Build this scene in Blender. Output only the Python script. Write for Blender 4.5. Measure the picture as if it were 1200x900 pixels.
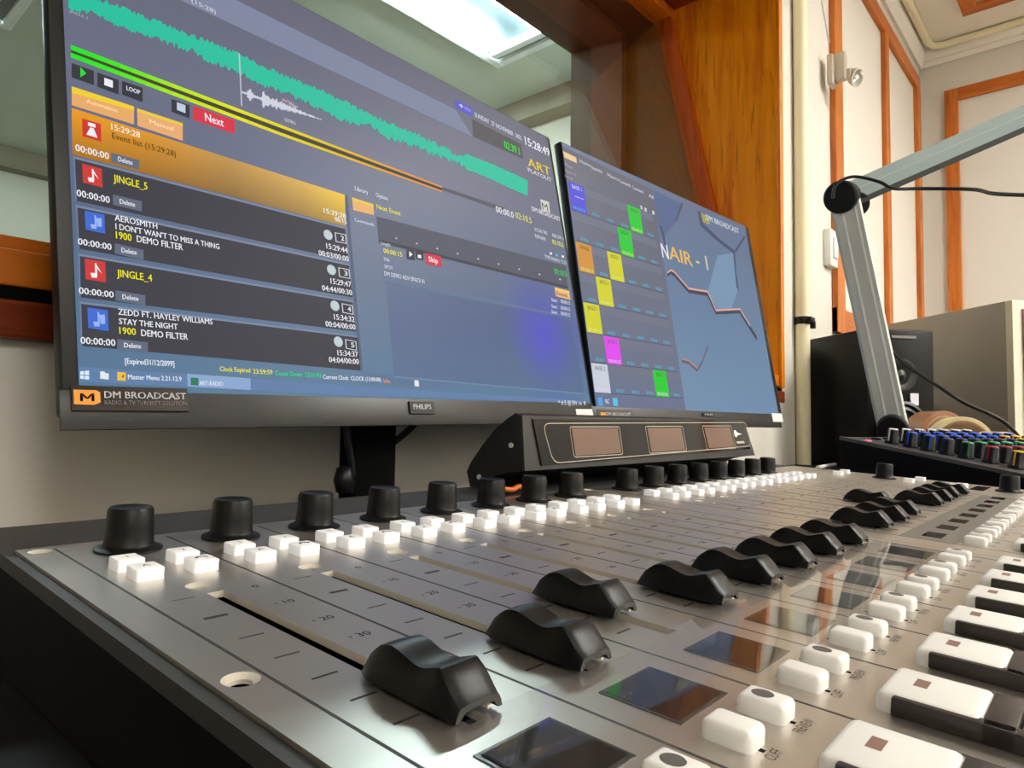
import bpy, bmesh, math, random
from mathutils import Vector, Matrix
random.seed(7)
for o in list(bpy.data.objects):
    bpy.data.objects.remove(o, do_unlink=True)
SC = bpy.context.scene
COL = SC.collection
P = 0.04                      # width of one console channel, metres
TILT = math.radians(3.0)      # the console top slopes towards the operator

# ------------------------------------------------------------------ camera
F_PX = 805.5684
CAM_C = Vector((-0.062225, -0.280900, 0.050064))
CAM_R = Matrix(((0.659217, -0.751809, 0.014709),
                (0.051029, 0.025211, -0.998379),
                (0.750219, 0.658899, 0.054984)))   # rows: right, down, forward
cam = bpy.data.cameras.new('camera')
cam.sensor_width = 36.0
cam.lens = F_PX / 1200.0 * 36.0
cam.clip_start = 0.01
cam.clip_end = 60
cam_o = bpy.data.objects.new('camera', cam)
COL.objects.link(cam_o)
rt, dn, fw = (Vector(r) for r in CAM_R)
cam_o.matrix_world = Matrix((
    (rt.x, -dn.x, -fw.x, CAM_C.x), (rt.y, -dn.y, -fw.y, CAM_C.y),
    (rt.z, -dn.z, -fw.z, CAM_C.z), (0, 0, 0, 1)))
SC.camera = cam_o

# ------------------------------------------------------------------ world, exposure
w = bpy.data.worlds.new('world')
SC.world = w
w.use_nodes = True
w.node_tree.nodes['Background'].inputs[0].default_value = (0.8, 0.87, 1.0, 1)
w.node_tree.nodes['Background'].inputs[1].default_value = 0.05
SC.view_settings.view_transform = 'Standard'
SC.view_settings.look = 'None'
SC.view_settings.gamma = 1
SC.view_settings.use_curve_mapping = False
SC.view_settings.exposure = 0.22
ROOM_LIGHT = 38.0             # emission of the control room's ceiling panels
STUDIO_LIGHT = 160.0            # emission of the ceiling panel in the studio behind the window


# ------------------------------------------------------------------ geometry of sight lines
def ray(x, y):
    q = Vector(((x - 600) / F_PX, (y - 450) / F_PX, 1.0))
    return rt * q.x + dn * q.y + fw * q.z


def at_depth(x, y, d):
    return CAM_C + ray(x, y) * d


def on_plane(x, y, p0, n):
    d = ray(x, y)
    return CAM_C + d * ((p0 - CAM_C).dot(n) / d.dot(n))


# ------------------------------------------------------------------ materials
def lin(v):
    v /= 255.0
    return v / 12.92 if v <= 0.04045 else ((v + 0.055) / 1.055) ** 2.4


def rgb(r, g, b):
    return (lin(r), lin(g), lin(b), 1.0)


MATS = {}


def mat(name, col, rough=0.5, metal=0.0, spec=0.5, emit=None, estr=0.0, bump=0.0, bscale=200.0,
        vary=0.0, vscale=8.0, coat=0.0, trans=0.0):
    if name in MATS:
        return MATS[name]
    m = bpy.data.materials.new(name)
    m.use_nodes = True
    nt = m.node_tree
    b = nt.nodes['Principled BSDF']
    b.inputs['Base Color'].default_value = col
    b.inputs['Roughness'].default_value = rough
    b.inputs['Metallic'].default_value = metal
    b.inputs['Specular IOR Level'].default_value = spec
    if coat:
        b.inputs['Coat Weight'].default_value = coat
        b.inputs['Coat Roughness'].default_value = 0.05
    if emit:
        b.inputs['Emission Color'].default_value = emit
        b.inputs['Emission Strength'].default_value = estr
    if bump or vary:
        tc = nt.nodes.new('ShaderNodeTexCoord')
    if vary:
        nz = nt.nodes.new('ShaderNodeTexNoise')
        nz.inputs['Scale'].default_value = vscale
        nz.inputs['Detail'].default_value = 6
        nt.links.new(tc.outputs['Object'], nz.inputs['Vector'])
        mx = nt.nodes.new('ShaderNodeMix')
        mx.data_type = 'RGBA'
        mx.inputs[6].default_value = tuple(max(0, c * (1 - vary)) for c in col[:3]) + (1,)
        mx.inputs[7].default_value = tuple(min(1, c * (1 + vary)) for c in col[:3]) + (1,)
        nt.links.new(nz.outputs['Fac'], mx.inputs[0])
        nt.links.new(mx.outputs[2], b.inputs['Base Color'])
    if bump:
        n2 = nt.nodes.new('ShaderNodeTexNoise')
        n2.inputs['Scale'].default_value = bscale
        n2.inputs['Detail'].default_value = 4
        nt.links.new(tc.outputs['Object'], n2.inputs['Vector'])
        bp = nt.nodes.new('ShaderNodeBump')
        bp.inputs['Strength'].default_value = bump
        bp.inputs['Distance'].default_value = 0.002
        nt.links.new(n2.outputs['Fac'], bp.inputs['Height'])
        nt.links.new(bp.outputs['Normal'], b.inputs['Normal'])
    MATS[name] = m
    return m


def wood(name, c1, c2, stretch=(14, 14, 1.2), rough=0.35):
    m = bpy.data.materials.new(name)
    m.use_nodes = True
    nt = m.node_tree
    b = nt.nodes['Principled BSDF']
    tc = nt.nodes.new('ShaderNodeTexCoord')
    mp = nt.nodes.new('ShaderNodeMapping')
    mp.inputs['Scale'].default_value = stretch
    nz = nt.nodes.new('ShaderNodeTexNoise')
    nz.inputs['Scale'].default_value = 2.2
    nz.inputs['Detail'].default_value = 8
    nz.inputs['Distortion'].default_value = 0.8
    n3 = nt.nodes.new('ShaderNodeTexNoise')
    n3.inputs['Scale'].default_value = 9
    n3.inputs['Detail'].default_value = 6
    n3.inputs['Distortion'].default_value = 0.4
    cr = nt.nodes.new('ShaderNodeValToRGB')
    cr.color_ramp.elements[0].position = 0.30
    cr.color_ramp.elements[0].color = c1
    cr.color_ramp.elements[1].position = 0.62
    cr.color_ramp.elements[1].color = c2
    cr2 = nt.nodes.new('ShaderNodeValToRGB')
    cr2.color_ramp.elements[0].position = 0.30
    cr2.color_ramp.elements[0].color = (0.55, 0.5, 0.45, 1)
    cr2.color_ramp.elements[1].position = 0.42
    cr2.color_ramp.elements[1].color = (1, 1, 1, 1)
    mx = nt.nodes.new('ShaderNodeMix')
    mx.data_type = 'RGBA'
    mx.blend_type = 'MULTIPLY'
    mx.inputs[0].default_value = 0.8
    nt.links.new(tc.outputs['Object'], mp.inputs['Vector'])
    nt.links.new(mp.outputs['Vector'], nz.inputs['Vector'])
    nt.links.new(mp.outputs['Vector'], n3.inputs['Vector'])
    nt.links.new(nz.outputs['Fac'], cr.inputs['Fac'])
    nt.links.new(n3.outputs['Fac'], cr2.inputs['Fac'])
    nt.links.new(cr.outputs['Color'], mx.inputs[6])
    nt.links.new(cr2.outputs['Color'], mx.inputs[7])
    nt.links.new(mx.outputs[2], b.inputs['Base Color'])
    b.inputs['Roughness'].default_value = rough
    b.inputs['Specular IOR Level'].default_value = 0.4
    MATS[name] = m
    return m


def clear(name, tint=(1, 1, 1, 1), refl=1.0, rough=0.0, ior=1.5, haze=0.0):
    m = bpy.data.materials.new(name)
    m.use_nodes = True
    nt = m.node_tree
    nt.nodes.clear()
    out = nt.nodes.new('ShaderNodeOutputMaterial')
    tr = nt.nodes.new('ShaderNodeBsdfTransparent')
    tr.inputs[0].default_value = tint
    gl = nt.nodes.new('ShaderNodeBsdfGlossy')
    gl.inputs['Roughness'].default_value = rough
    lw = nt.nodes.new('ShaderNodeLayerWeight')
    lw.inputs['Blend'].default_value = 0.5
    pw = nt.nodes.new('ShaderNodeMath')
    pw.operation = 'POWER'
    pw.inputs[1].default_value = 5.0
    mu = nt.nodes.new('ShaderNodeMath')
    mu.operation = 'MULTIPLY_ADD'
    mu.inputs[1].default_value = 0.96 * refl
    mu.inputs[2].default_value = ((ior - 1) / (ior + 1)) ** 2 * refl
    mu.use_clamp = True
    mx = nt.nodes.new('ShaderNodeMixShader')
    nt.links.new(lw.outputs['Facing'], pw.inputs[0])
    nt.links.new(pw.outputs[0], mu.inputs[0])
    nt.links.new(mu.outputs[0], mx.inputs[0])
    base = tr
    if haze:
        df = nt.nodes.new('ShaderNodeBsdfDiffuse')
        df.inputs[0].default_value = (0.8, 0.8, 0.8, 1)
        m2 = nt.nodes.new('ShaderNodeMixShader')
        m2.inputs[0].default_value = haze
        nt.links.new(tr.outputs[0], m2.inputs[1])
        nt.links.new(df.outputs[0], m2.inputs[2])
        base = m2
    nt.links.new(base.outputs[0], mx.inputs[1])
    nt.links.new(gl.outputs[0], mx.inputs[2])
    nt.links.new(mx.outputs[0], out.inputs[0])
    MATS[name] = m
    return m


def glow(r, g, b, k=1.0, rough=0.5):
    """screen pixel colour: light given off by the display"""
    n = 'pixels_%d_%d_%d_%d' % (r, g, b, k * 100)
    if n in MATS:
        return MATS[n]
    return mat(n, (0.005, 0.005, 0.006, 1), rough=rough, spec=0.12, emit=rgb(r, g, b), estr=k * 0.86)


# ------------------------------------------------------------------ mesh helpers
class MB:
    """collects shapes in one mesh; every face keeps its material"""
    def __init__(self):
        self.v, self.f, self.m, self.mats = [], [], [], []

    def mi(self, m):
        if m not in self.mats:
            self.mats.append(m)
        return self.mats.index(m)

    def add(self, verts, faces, m):
        o = len(self.v)
        i = self.mi(m)
        self.v += [tuple(q) for q in verts]
        for fc in faces:
            self.f.append([o + k for k in fc])
            self.m.append(i)
        return self

    def box(self, x0, x1, y0, y1, z0, z1, m, bev=0.0, seg=2):
        bm = bmesh.new()
        bmesh.ops.create_cube(bm, size=1)
        for q in bm.verts:
            q.co = Vector(((x0 + x1) / 2 + q.co.x * (x1 - x0), (y0 + y1) / 2 + q.co.y * (y1 - y0),
                           (z0 + z1) / 2 + q.co.z * (z1 - z0)))
        if bev:
            bmesh.ops.bevel(bm, geom=bm.edges[:], offset=bev, segments=seg, affect='EDGES', profile=0.5)
        return self.bm(bm, m)

    def bm(self, bm, m):
        bm.verts.index_update()
        self.add([q.co.copy() for q in bm.verts], [[q.index for q in fc.verts] for fc in bm.faces], m)
        bm.free()
        return self

    def lathe(self, prof, m, n=24, c=(0, 0, 0), axis='z', cap=True):
        vs, fs = [], []
        for r, z in prof:
            for k in range(n):
                a = 2 * math.pi * k / n
                q = (r * math.cos(a), r * math.sin(a), z)
                if axis == 'x':
                    q = (q[2], q[0], q[1])
                elif axis == 'y':
                    q = (q[1], q[2], q[0])
                vs.append((q[0] + c[0], q[1] + c[1], q[2] + c[2]))
        for i in range(len(prof) - 1):
            for k in range(n):
                k2 = (k + 1) % n
                fs.append([i * n + k, i * n + k2, (i + 1) * n + k2, (i + 1) * n + k])
        if cap and prof[0][0] > 1e-6:
            fs.append([k for k in range(n)][::-1])
        if cap and prof[-1][0] > 1e-6:
            fs.append([(len(prof) - 1) * n + k for k in range(n)])
        return self.add(vs, fs, m)

    def prism(self, pts, ext, m):
        """polygon (3-D points) extruded by the vector ext"""
        pts = [Vector(q) for q in pts]
        ext = Vector(ext)
        n = len(pts)
        vs = pts + [q + ext for q in pts]
        fs = [list(range(n))[::-1], [n + k for k in range(n)]]
        fs += [[k, (k + 1) % n, n + (k + 1) % n, n + k] for k in range(n)]
        return self.add(vs, fs, m)

    def quad(self, pts, m):
        return self.add([Vector(q) for q in pts], [list(range(len(pts)))], m)

    def tube(self, pts, r, m, n=8):
        pts = [Vector(q) for q in pts]
        rings = []
        up = Vector((0, 0, 1))
        for i, q in enumerate(pts):
            t = (pts[min(i + 1, len(pts) - 1)] - pts[max(i - 1, 0)]).normalized()
            s = t.cross(up)
            if s.length < 1e-3:
                s = t.cross(Vector((0, 1, 0)))
            s.normalize()
            u = s.cross(t)
            rings.append([q + (s * math.cos(2 * math.pi * k / n) + u * math.sin(2 * math.pi * k / n)) * r for k in range(n)])
        vs = [q for rg in rings for q in rg]
        fs = []
        for i in range(len(pts) - 1):
            for k in range(n):
                k2 = (k + 1) % n
                fs.append([i * n + k, i * n + k2, (i + 1) * n + k2, (i + 1) * n + k])
        fs.append(list(range(n))[::-1])
        fs.append([(len(pts) - 1) * n + k for k in range(n)])
        return self.add(vs, fs, m)

    def build(self, name, parent=None, smooth=None, M=None):
        me = bpy.data.meshes.new(name)
        vs = self.v
        if M is not None:
            vs = [tuple(M @ Vector(q)) for q in vs]
        me.from_pydata(vs, [], self.f)
        for m in self.mats:
            me.materials.append(m)
        me.polygons.foreach_set('material_index', self.m)
        bm = bmesh.new()
        bm.from_mesh(me)
        bmesh.ops.recalc_face_normals(bm, faces=bm.faces[:])
        bm.to_mesh(me)
        bm.free()
        if smooth is not None:
            me.shade_smooth()
            me.set_sharp_from_angle(angle=math.radians(smooth))
        me.update()
        o = bpy.data.objects.new(name, me)
        COL.objects.link(o)
        if parent is not None:
            o.parent = parent
        return o


def tag(o, label, cat, group=None, kind=None):
    o['label'] = label
    o['category'] = cat
    if group:
        o['group'] = group
    if kind:
        o['kind'] = kind
    return o


def thing(name, label, cat, loc=(0, 0, 0), group=None, kind=None, rx=0.0, M=None):
    o = bpy.data.objects.new(name, None)
    COL.objects.link(o)
    o.empty_display_size = 0.02
    if M is not None:
        o.matrix_world = M
    else:
        o.location = loc
        o.rotation_euler = (rx, 0, 0)
    return tag(o, label, cat, group, kind)


def frame(origin, ex, ey, ez):
    return Matrix(((ex.x, ey.x, ez.x, origin.x), (ex.y, ey.y, ez.y, origin.y),
                   (ex.z, ey.z, ez.z, origin.z), (0, 0, 0, 1)))


def look_axes(ez):
    ez = ez.normalized()
    ex = ez.orthogonal().normalized()
    return ex, ez.cross(ex), ez


def spline(pts, n=10):
    pts = [Vector(q) for q in pts]
    out = []
    for i in range(len(pts) - 1):
        p0 = pts[max(i - 1, 0)]
        p1, p2 = pts[i], pts[i + 1]
        p3 = pts[min(i + 2, len(pts) - 1)]
        for k in range(n):
            t = k / n
            out.append(0.5 * ((2 * p1) + (p2 - p0) * t + (2 * p0 - 5 * p1 + 4 * p2 - p3) * t * t
                              + (3 * p1 - p0 - 3 * p2 + p3) * t ** 3))
    out.append(pts[-1])
    return out


TEXT_CACHE = {}


def text_mesh(s, bold=0.0):
    """unit-cap-height outline of a piece of lettering: verts, faces, width"""
    key = (s, bold)
    if key in TEXT_CACHE:
        return TEXT_CACHE[key]
    cu = bpy.data.curves.new('lettering', 'FONT')
    cu.body = s
    cu.size = 1.0
    cu.resolution_u = 2
    ob = bpy.data.objects.new('lettering', cu)
    COL.objects.link(ob)
    dg = bpy.context.evaluated_depsgraph_get()
    me = bpy.data.meshes.new_from_object(ob.evaluated_get(dg))
    vs = [Vector(q.co) for q in me.vertices]
    fs = [list(q.vertices) for q in me.polygons]
    bpy.data.objects.remove(ob, do_unlink=True)
    bpy.data.meshes.remove(me)
    bpy.data.curves.remove(cu)
    if vs:
        x0 = min(q.x for q in vs)
        x1 = max(q.x for q in vs)
        H = 0.69
        vs = [Vector(((q.x - x0) / H, q.y / H, 0)) for q in vs]
        wdt = (x1 - x0) / H
        if bold > 0.011:                      # heavier strokes: the outline twice, slightly apart
            n_ = len(vs)
            vs = vs + [q + Vector((0.05, 0.01, 0.0)) for q in vs]
            fs = fs + [[k_ + n_ for k_ in f_] for f_ in fs]
            wdt += 0.05
    else:
        wdt = 1
    TEXT_CACHE[key] = (vs, fs, wdt)
    return TEXT_CACHE[key]


# ------------------------------------------------------------------ shared materials
M_wall = mat('painted_wall', rgb(222, 218, 208), rough=0.6, bump=0.06, bscale=60, vary=0.03, vscale=3)
M_ceil = mat('ceiling_paint', rgb(242, 236, 222), rough=0.7, vary=0.02, vscale=3)
M_floor = mat('carpet_floor', rgb(120, 112, 105), rough=0.9, bump=0.3, bscale=300, vary=0.1, vscale=40)
M_wood = wood('varnished_wood', rgb(206, 104, 4), rgb(238, 150, 10))
M_bead = wood('reddish_bead_wood', rgb(158, 62, 14), rgb(188, 84, 20))
M_woodh = wood('varnished_wood_horizontal', rgb(170, 80, 12), rgb(214, 118, 18), stretch=(1.2, 14, 14))
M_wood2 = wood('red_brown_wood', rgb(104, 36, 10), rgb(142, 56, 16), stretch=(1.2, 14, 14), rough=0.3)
M_trim = wood('trim_wood', rgb(172, 88, 26), rgb(206, 120, 40), rough=0.4)
M_trimh = wood('trim_wood_horizontal', rgb(168, 84, 26), rgb(200, 112, 38), stretch=(1.2, 14, 14), rough=0.4)
M_trimy = wood('trim_wood_cross', rgb(168, 84, 26), rgb(200, 112, 38), stretch=(14, 1.2, 14), rough=0.4)
M_cream = mat('cream_paint', rgb(242, 232, 196), rough=0.45)
M_white = mat('white_plastic', rgb(232, 232, 228), rough=0.35)
M_glass = clear('window_glass', tint=(0.93, 0.95, 0.93, 1), refl=1.0)
M_black = mat('black_plastic', rgb(17, 17, 18), rough=0.42, spec=0.35)
M_blackm = mat('black_matte', rgb(16, 16, 17), rough=0.6, spec=0.3, bump=0.1, bscale=900)
M_desk = mat('black_laminate', rgb(14, 14, 15), rough=0.6, spec=0.2)
M_dark = mat('near_black', rgb(6, 6, 6), rough=0.8, spec=0.1)
M_alu = mat('brushed_aluminium', rgb(196, 200, 196), rough=0.42, metal=0.25)
M_alub = mat('bright_aluminium', rgb(252, 253, 252), rough=0.35)
M_alud = mat('dark_aluminium', rgb(70, 72, 72), rough=0.5, metal=0.6)  # darker metal for the strips along the upper beam

# ------------------------------------------------------------------ the room
YW, XF, ZC, ZD, ZF = 0.297, 3.128, 1.60, -0.041, -0.79
XL, YS = -2.3, -3.0            # left wall, wall behind the operator
YB = 0.887                     # far face of the thick window wall
XR, ZS, ZH = 1.508, 0.165, 1.125   # window opening: right jamb, sill, head


def struct(mb, name, label, cat, smooth=None):
    return tag(mb.build(name, smooth=smooth), label, cat, kind='structure')


b = MB()
b.box(XL - 0.1, XF + 0.1, YS - 0.1, 4.7, ZF - 0.1, ZF, M_floor)
struct(b, 'floor', 'grey carpet floor under the desk', 'floor')
b = MB()
b.box(XL - 0.1, XF + 0.1, YS - 0.1, YB, ZC, ZC + 0.1, M_ceil)
struct(b, 'ceiling', 'cream painted ceiling of the control room', 'ceiling')
b = MB()
b.box(XL, XF, YW, YB, ZF, ZS - 0.03, M_wall)
b.box(XL, XF, YW, YB, ZH + 0.03, ZC, M_wall)
b.box(XR + 0.02, XF, YW, YB, ZS - 0.03, ZH + 0.03, M_wall)
struct(b, 'wall_north', 'thick white wall with the studio window, behind the monitors', 'wall')
b = MB()
b.box(XF, XF + 0.1, YS, YB, ZF, ZC, M_wall)
struct(b, 'wall_east', 'cream far wall with a wood framed panel', 'wall')
b = MB()
b.box(XL - 0.1, XL, YS, YB, ZF, ZC, M_wall)
struct(b, 'wall_west', 'white wall at the end of the desk away from the speaker', 'wall')
b = MB()
b.box(XL, XF, YS - 0.1, YS, ZF, ZC, M_wall)
struct(b, 'wall_south', 'white wall behind the operator', 'wall')

# window: boards lining the opening, tilted pane, rear bands for a reflection
win = thing('window_1', 'large studio window with tilted glass and orange wooden reveal', 'window', (0.3, YW, ZS), kind='structure')
Mw = Matrix.Translation((-0.3, -YW, -ZS))


def wpart(mb, name, smooth=None):
    return mb.build(name, win, smooth=smooth, M=Mw)


TG = 0.223                     # lean of the pane
yg = lambda z: 0.458 + (z - 0.59) * TG
b = MB()
M_rear = mat('dull_brown', rgb(96, 74, 46), rough=0.5, vary=0.1, vscale=5)  # darker and duller than the boards in front of the pane
M_rear2 = mat('pink_brown_reflection', rgb(126, 84, 62), rough=0.5, vary=0.1, vscale=5)
g0, g1 = yg(ZS) + 0.02, yg(ZH) + 0.02
b.prism([(XR, YW - 0.004, ZS), (XR, g0, ZS), (XR, g1, ZH), (XR, g1, ZH + 0.03), (XR, YW - 0.004, ZH + 0.03)], (0.02, 0, 0), M_wood)
wpart(b, 'reveal_board')
b = MB()
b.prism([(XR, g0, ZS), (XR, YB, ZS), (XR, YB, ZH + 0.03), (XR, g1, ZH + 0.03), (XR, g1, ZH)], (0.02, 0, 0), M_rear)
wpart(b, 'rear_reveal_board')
b = MB()
b.box(XR + 0.0, XR + 0.02, YW - 0.012, YW - 0.004, ZS - 0.03, ZH + 0.05, M_wood, bev=0.002)
wpart(b, 'reveal_edging')
b = MB()
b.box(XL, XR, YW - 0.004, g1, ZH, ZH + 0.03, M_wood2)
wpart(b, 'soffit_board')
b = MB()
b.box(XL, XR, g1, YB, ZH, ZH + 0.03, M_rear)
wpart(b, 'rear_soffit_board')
b = MB()
b.box(XL, XR + 0.02, YW - 0.006, YB, ZS - 0.026, ZS, M_woodh, bev=0.002)
wpart(b, 'sill_board')
b = MB()
b.box(XL, XR + 0.02, YW - 0.0045, YW + 0.01, ZS - 0.037, ZS - 0.026, M_dark)  # near-black strip standing in for the shade between sill and apron
wpart(b, 'painted_shadow_line')
b = MB()
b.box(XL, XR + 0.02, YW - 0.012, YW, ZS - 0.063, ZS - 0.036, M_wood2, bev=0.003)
wpart(b, 'apron_board')
b = MB()
y0, y1 = yg(ZS), yg(ZH)
b.prism([(XR, y0 - 0.016, ZS), (XR, y0 + 0.024, ZS), (XR, y1 + 0.024, ZH), (XR, y1 - 0.016, ZH)], (-0.022, 0, 0), M_bead)
wpart(b, 'jamb_bead')
b = MB()
b.prism([(XL, y1 - 0.022, ZH), (XL, y1 + 0.03, ZH), (XL, y1 + 0.03, ZH - 0.024), (XL, y1 - 0.022, ZH - 0.024)], (XR - XL, 0, 0), M_woodh)
wpart(b, 'head_bead')
b = MB()
b.prism([(XL, y0 - 0.016, ZS), (XL, y0 + 0.024, ZS), (XL, y0 + 0.03, ZS + 0.022), (XL, y0 - 0.01, ZS + 0.022)], (XR - XL, 0, 0), M_woodh)
wpart(b, 'sill_bead')
b = MB()
b.prism([(XL, y0, ZS), (XL, y0 + 0.008, ZS), (XL, y1 + 0.008, ZH), (XL, y1, ZH)], (XR - XL - 0.004, 0, 0), M_glass)
wpart(b, 'glass_pane')
b = MB()
b.box(XR - 0.022, XR, 0.70, 0.80, ZS, ZH, M_rear2)  # solid pinkish bands, side and top, put in for a reflection in the glass
wpart(b, 'rear_reflection_side')
b = MB()
b.box(XL, XR - 0.022, 0.70, 0.80, ZH - 0.022, ZH, M_rear2)
wpart(b, 'rear_reflection_top')

# studio behind the window
M_stw = mat('studio_wall', rgb(206, 200, 184), rough=0.8, vary=0.03, vscale=2)
M_stc = mat('studio_ceiling', rgb(196, 206, 194), rough=0.8, vary=0.08, vscale=1.5)
b = MB()
b.box(XL - 0.1, XF + 0.1, YB, 4.7, ZC, ZC + 0.1, M_stc)
struct(b, 'ceiling_studio', 'greenish grey ceiling of the studio beyond the window', 'ceiling')
b = MB()
b.box(2.48, 2.58, YB, 4.6, ZF, ZC, M_stw)
struct(b, 'wall_studio_east', 'beige side wall of the studio beyond the window', 'wall')
b = MB()
b.box(XL, 2.48, 4.6, 4.7, ZF, ZC, M_stw)
struct(b, 'wall_studio_north', 'beige end wall of the studio beyond the window', 'wall')
b = MB()
b.box(XL - 0.1, XL, YB, 4.6, ZF, ZC, M_stw)
struct(b, 'wall_studio_west', 'second side wall of the studio beyond the window', 'wall')
M_beam = mat('studio_beam', rgb(132, 124, 108), rough=0.8)
b = MB()
b.box(XL, 2.48, 4.5, 4.6, ZC - 0.12, ZC, M_beam)
b.box(2.38, 2.48, YB, 4.5, ZC - 0.10, ZC, M_beam)
struct(b, 'trim_studio', 'grey brown cornice under the studio ceiling', 'trim')

M_tube = mat('lamp_diffuser', rgb(255, 255, 255), emit=(0.78, 0.96, 1.0, 1), estr=STUDIO_LIGHT)
M_tray = mat('lamp_tray', rgb(236, 242, 242), rough=0.35)
M_traym = mat('lamp_tray_inside', rgb(66, 80, 84), rough=0.5)
M_panel = mat('lamp_panel', rgb(255, 255, 255), emit=(1.0, 0.965, 0.905, 1), estr=ROOM_LIGHT)


def troffer(name, label, x0, x1, y0, y1, z, dm, tubes=True, group=None):
    t = thing(name, label, 'light', ((x0 + x1) / 2, (y0 + y1) / 2, z), group=group)
    M = Matrix.Translation((-(x0 + x1) / 2, -(y0 + y1) / 2, -z))
    fwid = 0.035
    q = MB()
    q.box(x0 - fwid, x1 + fwid, y0 - fwid, y0, z - 0.022, z, M_tray, bev=0.004)
    q.box(x0 - fwid, x1 + fwid, y1, y1 + fwid, z - 0.022, z, M_tray, bev=0.004)
    q.box(x0 - fwid, x0, y0, y1, z - 0.022, z, M_tray, bev=0.004)
    q.box(x1, x1 + fwid, y0, y1, z - 0.022, z, M_tray, bev=0.004)
    q.build('lamp_frame', t, M=M)
    if tubes:
        q = MB()
        q.box(x0, x1, y0, y1, z - 0.006, z - 0.001, M_traym)
        q.build('lamp_tray', t, M=M)
        for yy in (y0 + 0.06, y1 - 0.06):
            q = MB()
            q.tube([(x0 + 0.03, yy, z - 0.022), (x1 - 0.09, yy, z - 0.024)], 0.016, dm, n=12)
            q.build('fluorescent_tube', t, smooth=40, M=M)
        q = MB()
        q.box(x1 - 0.085, x1 - 0.05, y0 + 0.03, y1 - 0.03, z - 0.04, z - 0.006, M_tray, bev=0.003)
        q.build('lamp_holder', t, M=M)
    else:
        q = MB()
        q.box(x0, x1, y0, y1, z - 0.012, z - 0.004, dm)
        q.build('diffuser', t, M=M)
    return t


troffer('fluorescent_lamp', 'cold white fluorescent ceiling lamp seen through the studio window', 1.30, 2.03, 1.30, 1.66, ZC, M_tube)
q = on_plane(34, -22, Vector((0, 0, ZC)), Vector((0, 0, 1)))
troffer('fluorescent_lamp', 'second cold white studio ceiling lamp, farther from the control room', q.x - 0.6, q.x, q.y, q.y + 0.36, ZC, M_tube)
troffer('ceiling_lamp', 'square warm white ceiling lamp of the control room, over the mixer', 1.55, 2.15, -1.60, -1.0, ZC, M_panel, tubes=False, group='ceiling lamps of the control room')
troffer('ceiling_lamp', 'square warm white ceiling lamp added out of view in the far corner to brighten the walls', 2.2, 2.8, -2.7, -2.1, ZC, M_panel, tubes=False, group='ceiling lamps of the control room')  # added lamp, never in view, lifts the far walls and cornice
troffer('ceiling_lamp', 'square warm white ceiling lamp of the control room, over the operator', -0.75, -0.15, -2.75, -2.15, ZC, M_panel, tubes=False, group='ceiling lamps of the control room')

# timber frame on the window wall, beyond the pipe
tf = thing('trim_1', 'orange wooden panel frame on the wall between pipe and corner', 'trim', (1.921, YW, 0.308), kind='structure')
Mt = Matrix.Translation((-1.921, -YW, -0.308))
yt = YW - 0.0165
for nm, x0, x1 in (('stile', 1.921, 1.992), ('stile', 2.497, 2.545), ('stile', 3.010, 3.066)):
    b = MB()
    b.box(x0, x1, yt, YW, 0.308, 1.415, M_trim, bev=0.002)
    b.build(nm, tf, M=Mt)
for z0, z1 in ((1.412, 1.468), (0.308, 0.378)):
    for x0, x1 in ((1.921, 3.066),):
        b = MB()
        b.box(x0, x1, yt + 0.001, YW, z0, z1, M_trimh, bev=0.002)
        b.build('rail', tf, M=Mt)
# timber frame on the far wall
tf = thing('trim_2', 'orange wooden panel frame on the cream far wall', 'trim', (XF, 0.2, -0.1), kind='structure')
Mt = Matrix.Translation((-XF, -0.2, 0.1))
for y0, y1 in ((0.160, 0.207), (-1.20, -1.153)):
    b = MB()
    b.box(XF - 0.017, XF, y0, y1, -0.1, 1.41, M_trim, bev=0.002)
    b.build('stile', tf, M=Mt)
for z0, z1 in ((1.361, 1.41), (-0.1, -0.05)):
    b = MB()
    b.box(XF - 0.016, XF, -1.153, 0.160, z0, z1, M_trimy, bev=0.002)
    b.build('rail', tf, M=Mt)
# timber square on the ceiling
tf = thing('trim_3', 'orange wooden frame fixed to the cream ceiling', 'trim', (2.6, -0.2, ZC), kind='structure')
Mt = Matrix.Translation((-2.6, 0.2, -ZC))
b = MB()
b.box(2.855, 2.905, -1.0, 0.11, ZC - 0.016, ZC, M_trimy, bev=0.002)
b.build('rail', tf, M=Mt)
b = MB()
b.box(1.9, 2.855, 0.06, 0.11, ZC - 0.016, ZC, M_trimh, bev=0.002)
b.build('rail', tf, M=Mt)
# cornice
corn = MB()
M_corn = mat('cornice_paint', rgb(248, 244, 234), rough=0.5)
prof = [(0, 1.535), (0.012, 1.53), (0.022, 1.545), (0.018, 1.556), (0.03, 1.572), (0.034, 1.60), (0, 1.60)]
corn.prism([(XL, YW - d, z) for d, z in prof], (XF - XL, 0, 0), M_corn)
corn.prism([(XF - d, YS, z) for d, z in prof], (0, YW - YS, 0), M_corn)
struct(corn, 'trim_4', 'white moulded cornice round the ceiling', 'cornice', smooth=30)
b = MB()
cz = ZC - 0.016
pth = [(1.6, YW - 0.052, cz), (XF - 0.12, YW - 0.052, cz), (XF - 0.075, YW - 0.062, cz), (XF - 0.055, YW - 0.085, cz), (XF - 0.052, YW - 0.15, cz), (XF - 0.052, -1.6, cz)]
b.tube(pth, 0.014, M_cream, n=12)
tag(b.build('ceiling_conduit', smooth=40), 'cream conduit pipe running along the ceiling cornice', 'pipe')
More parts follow.
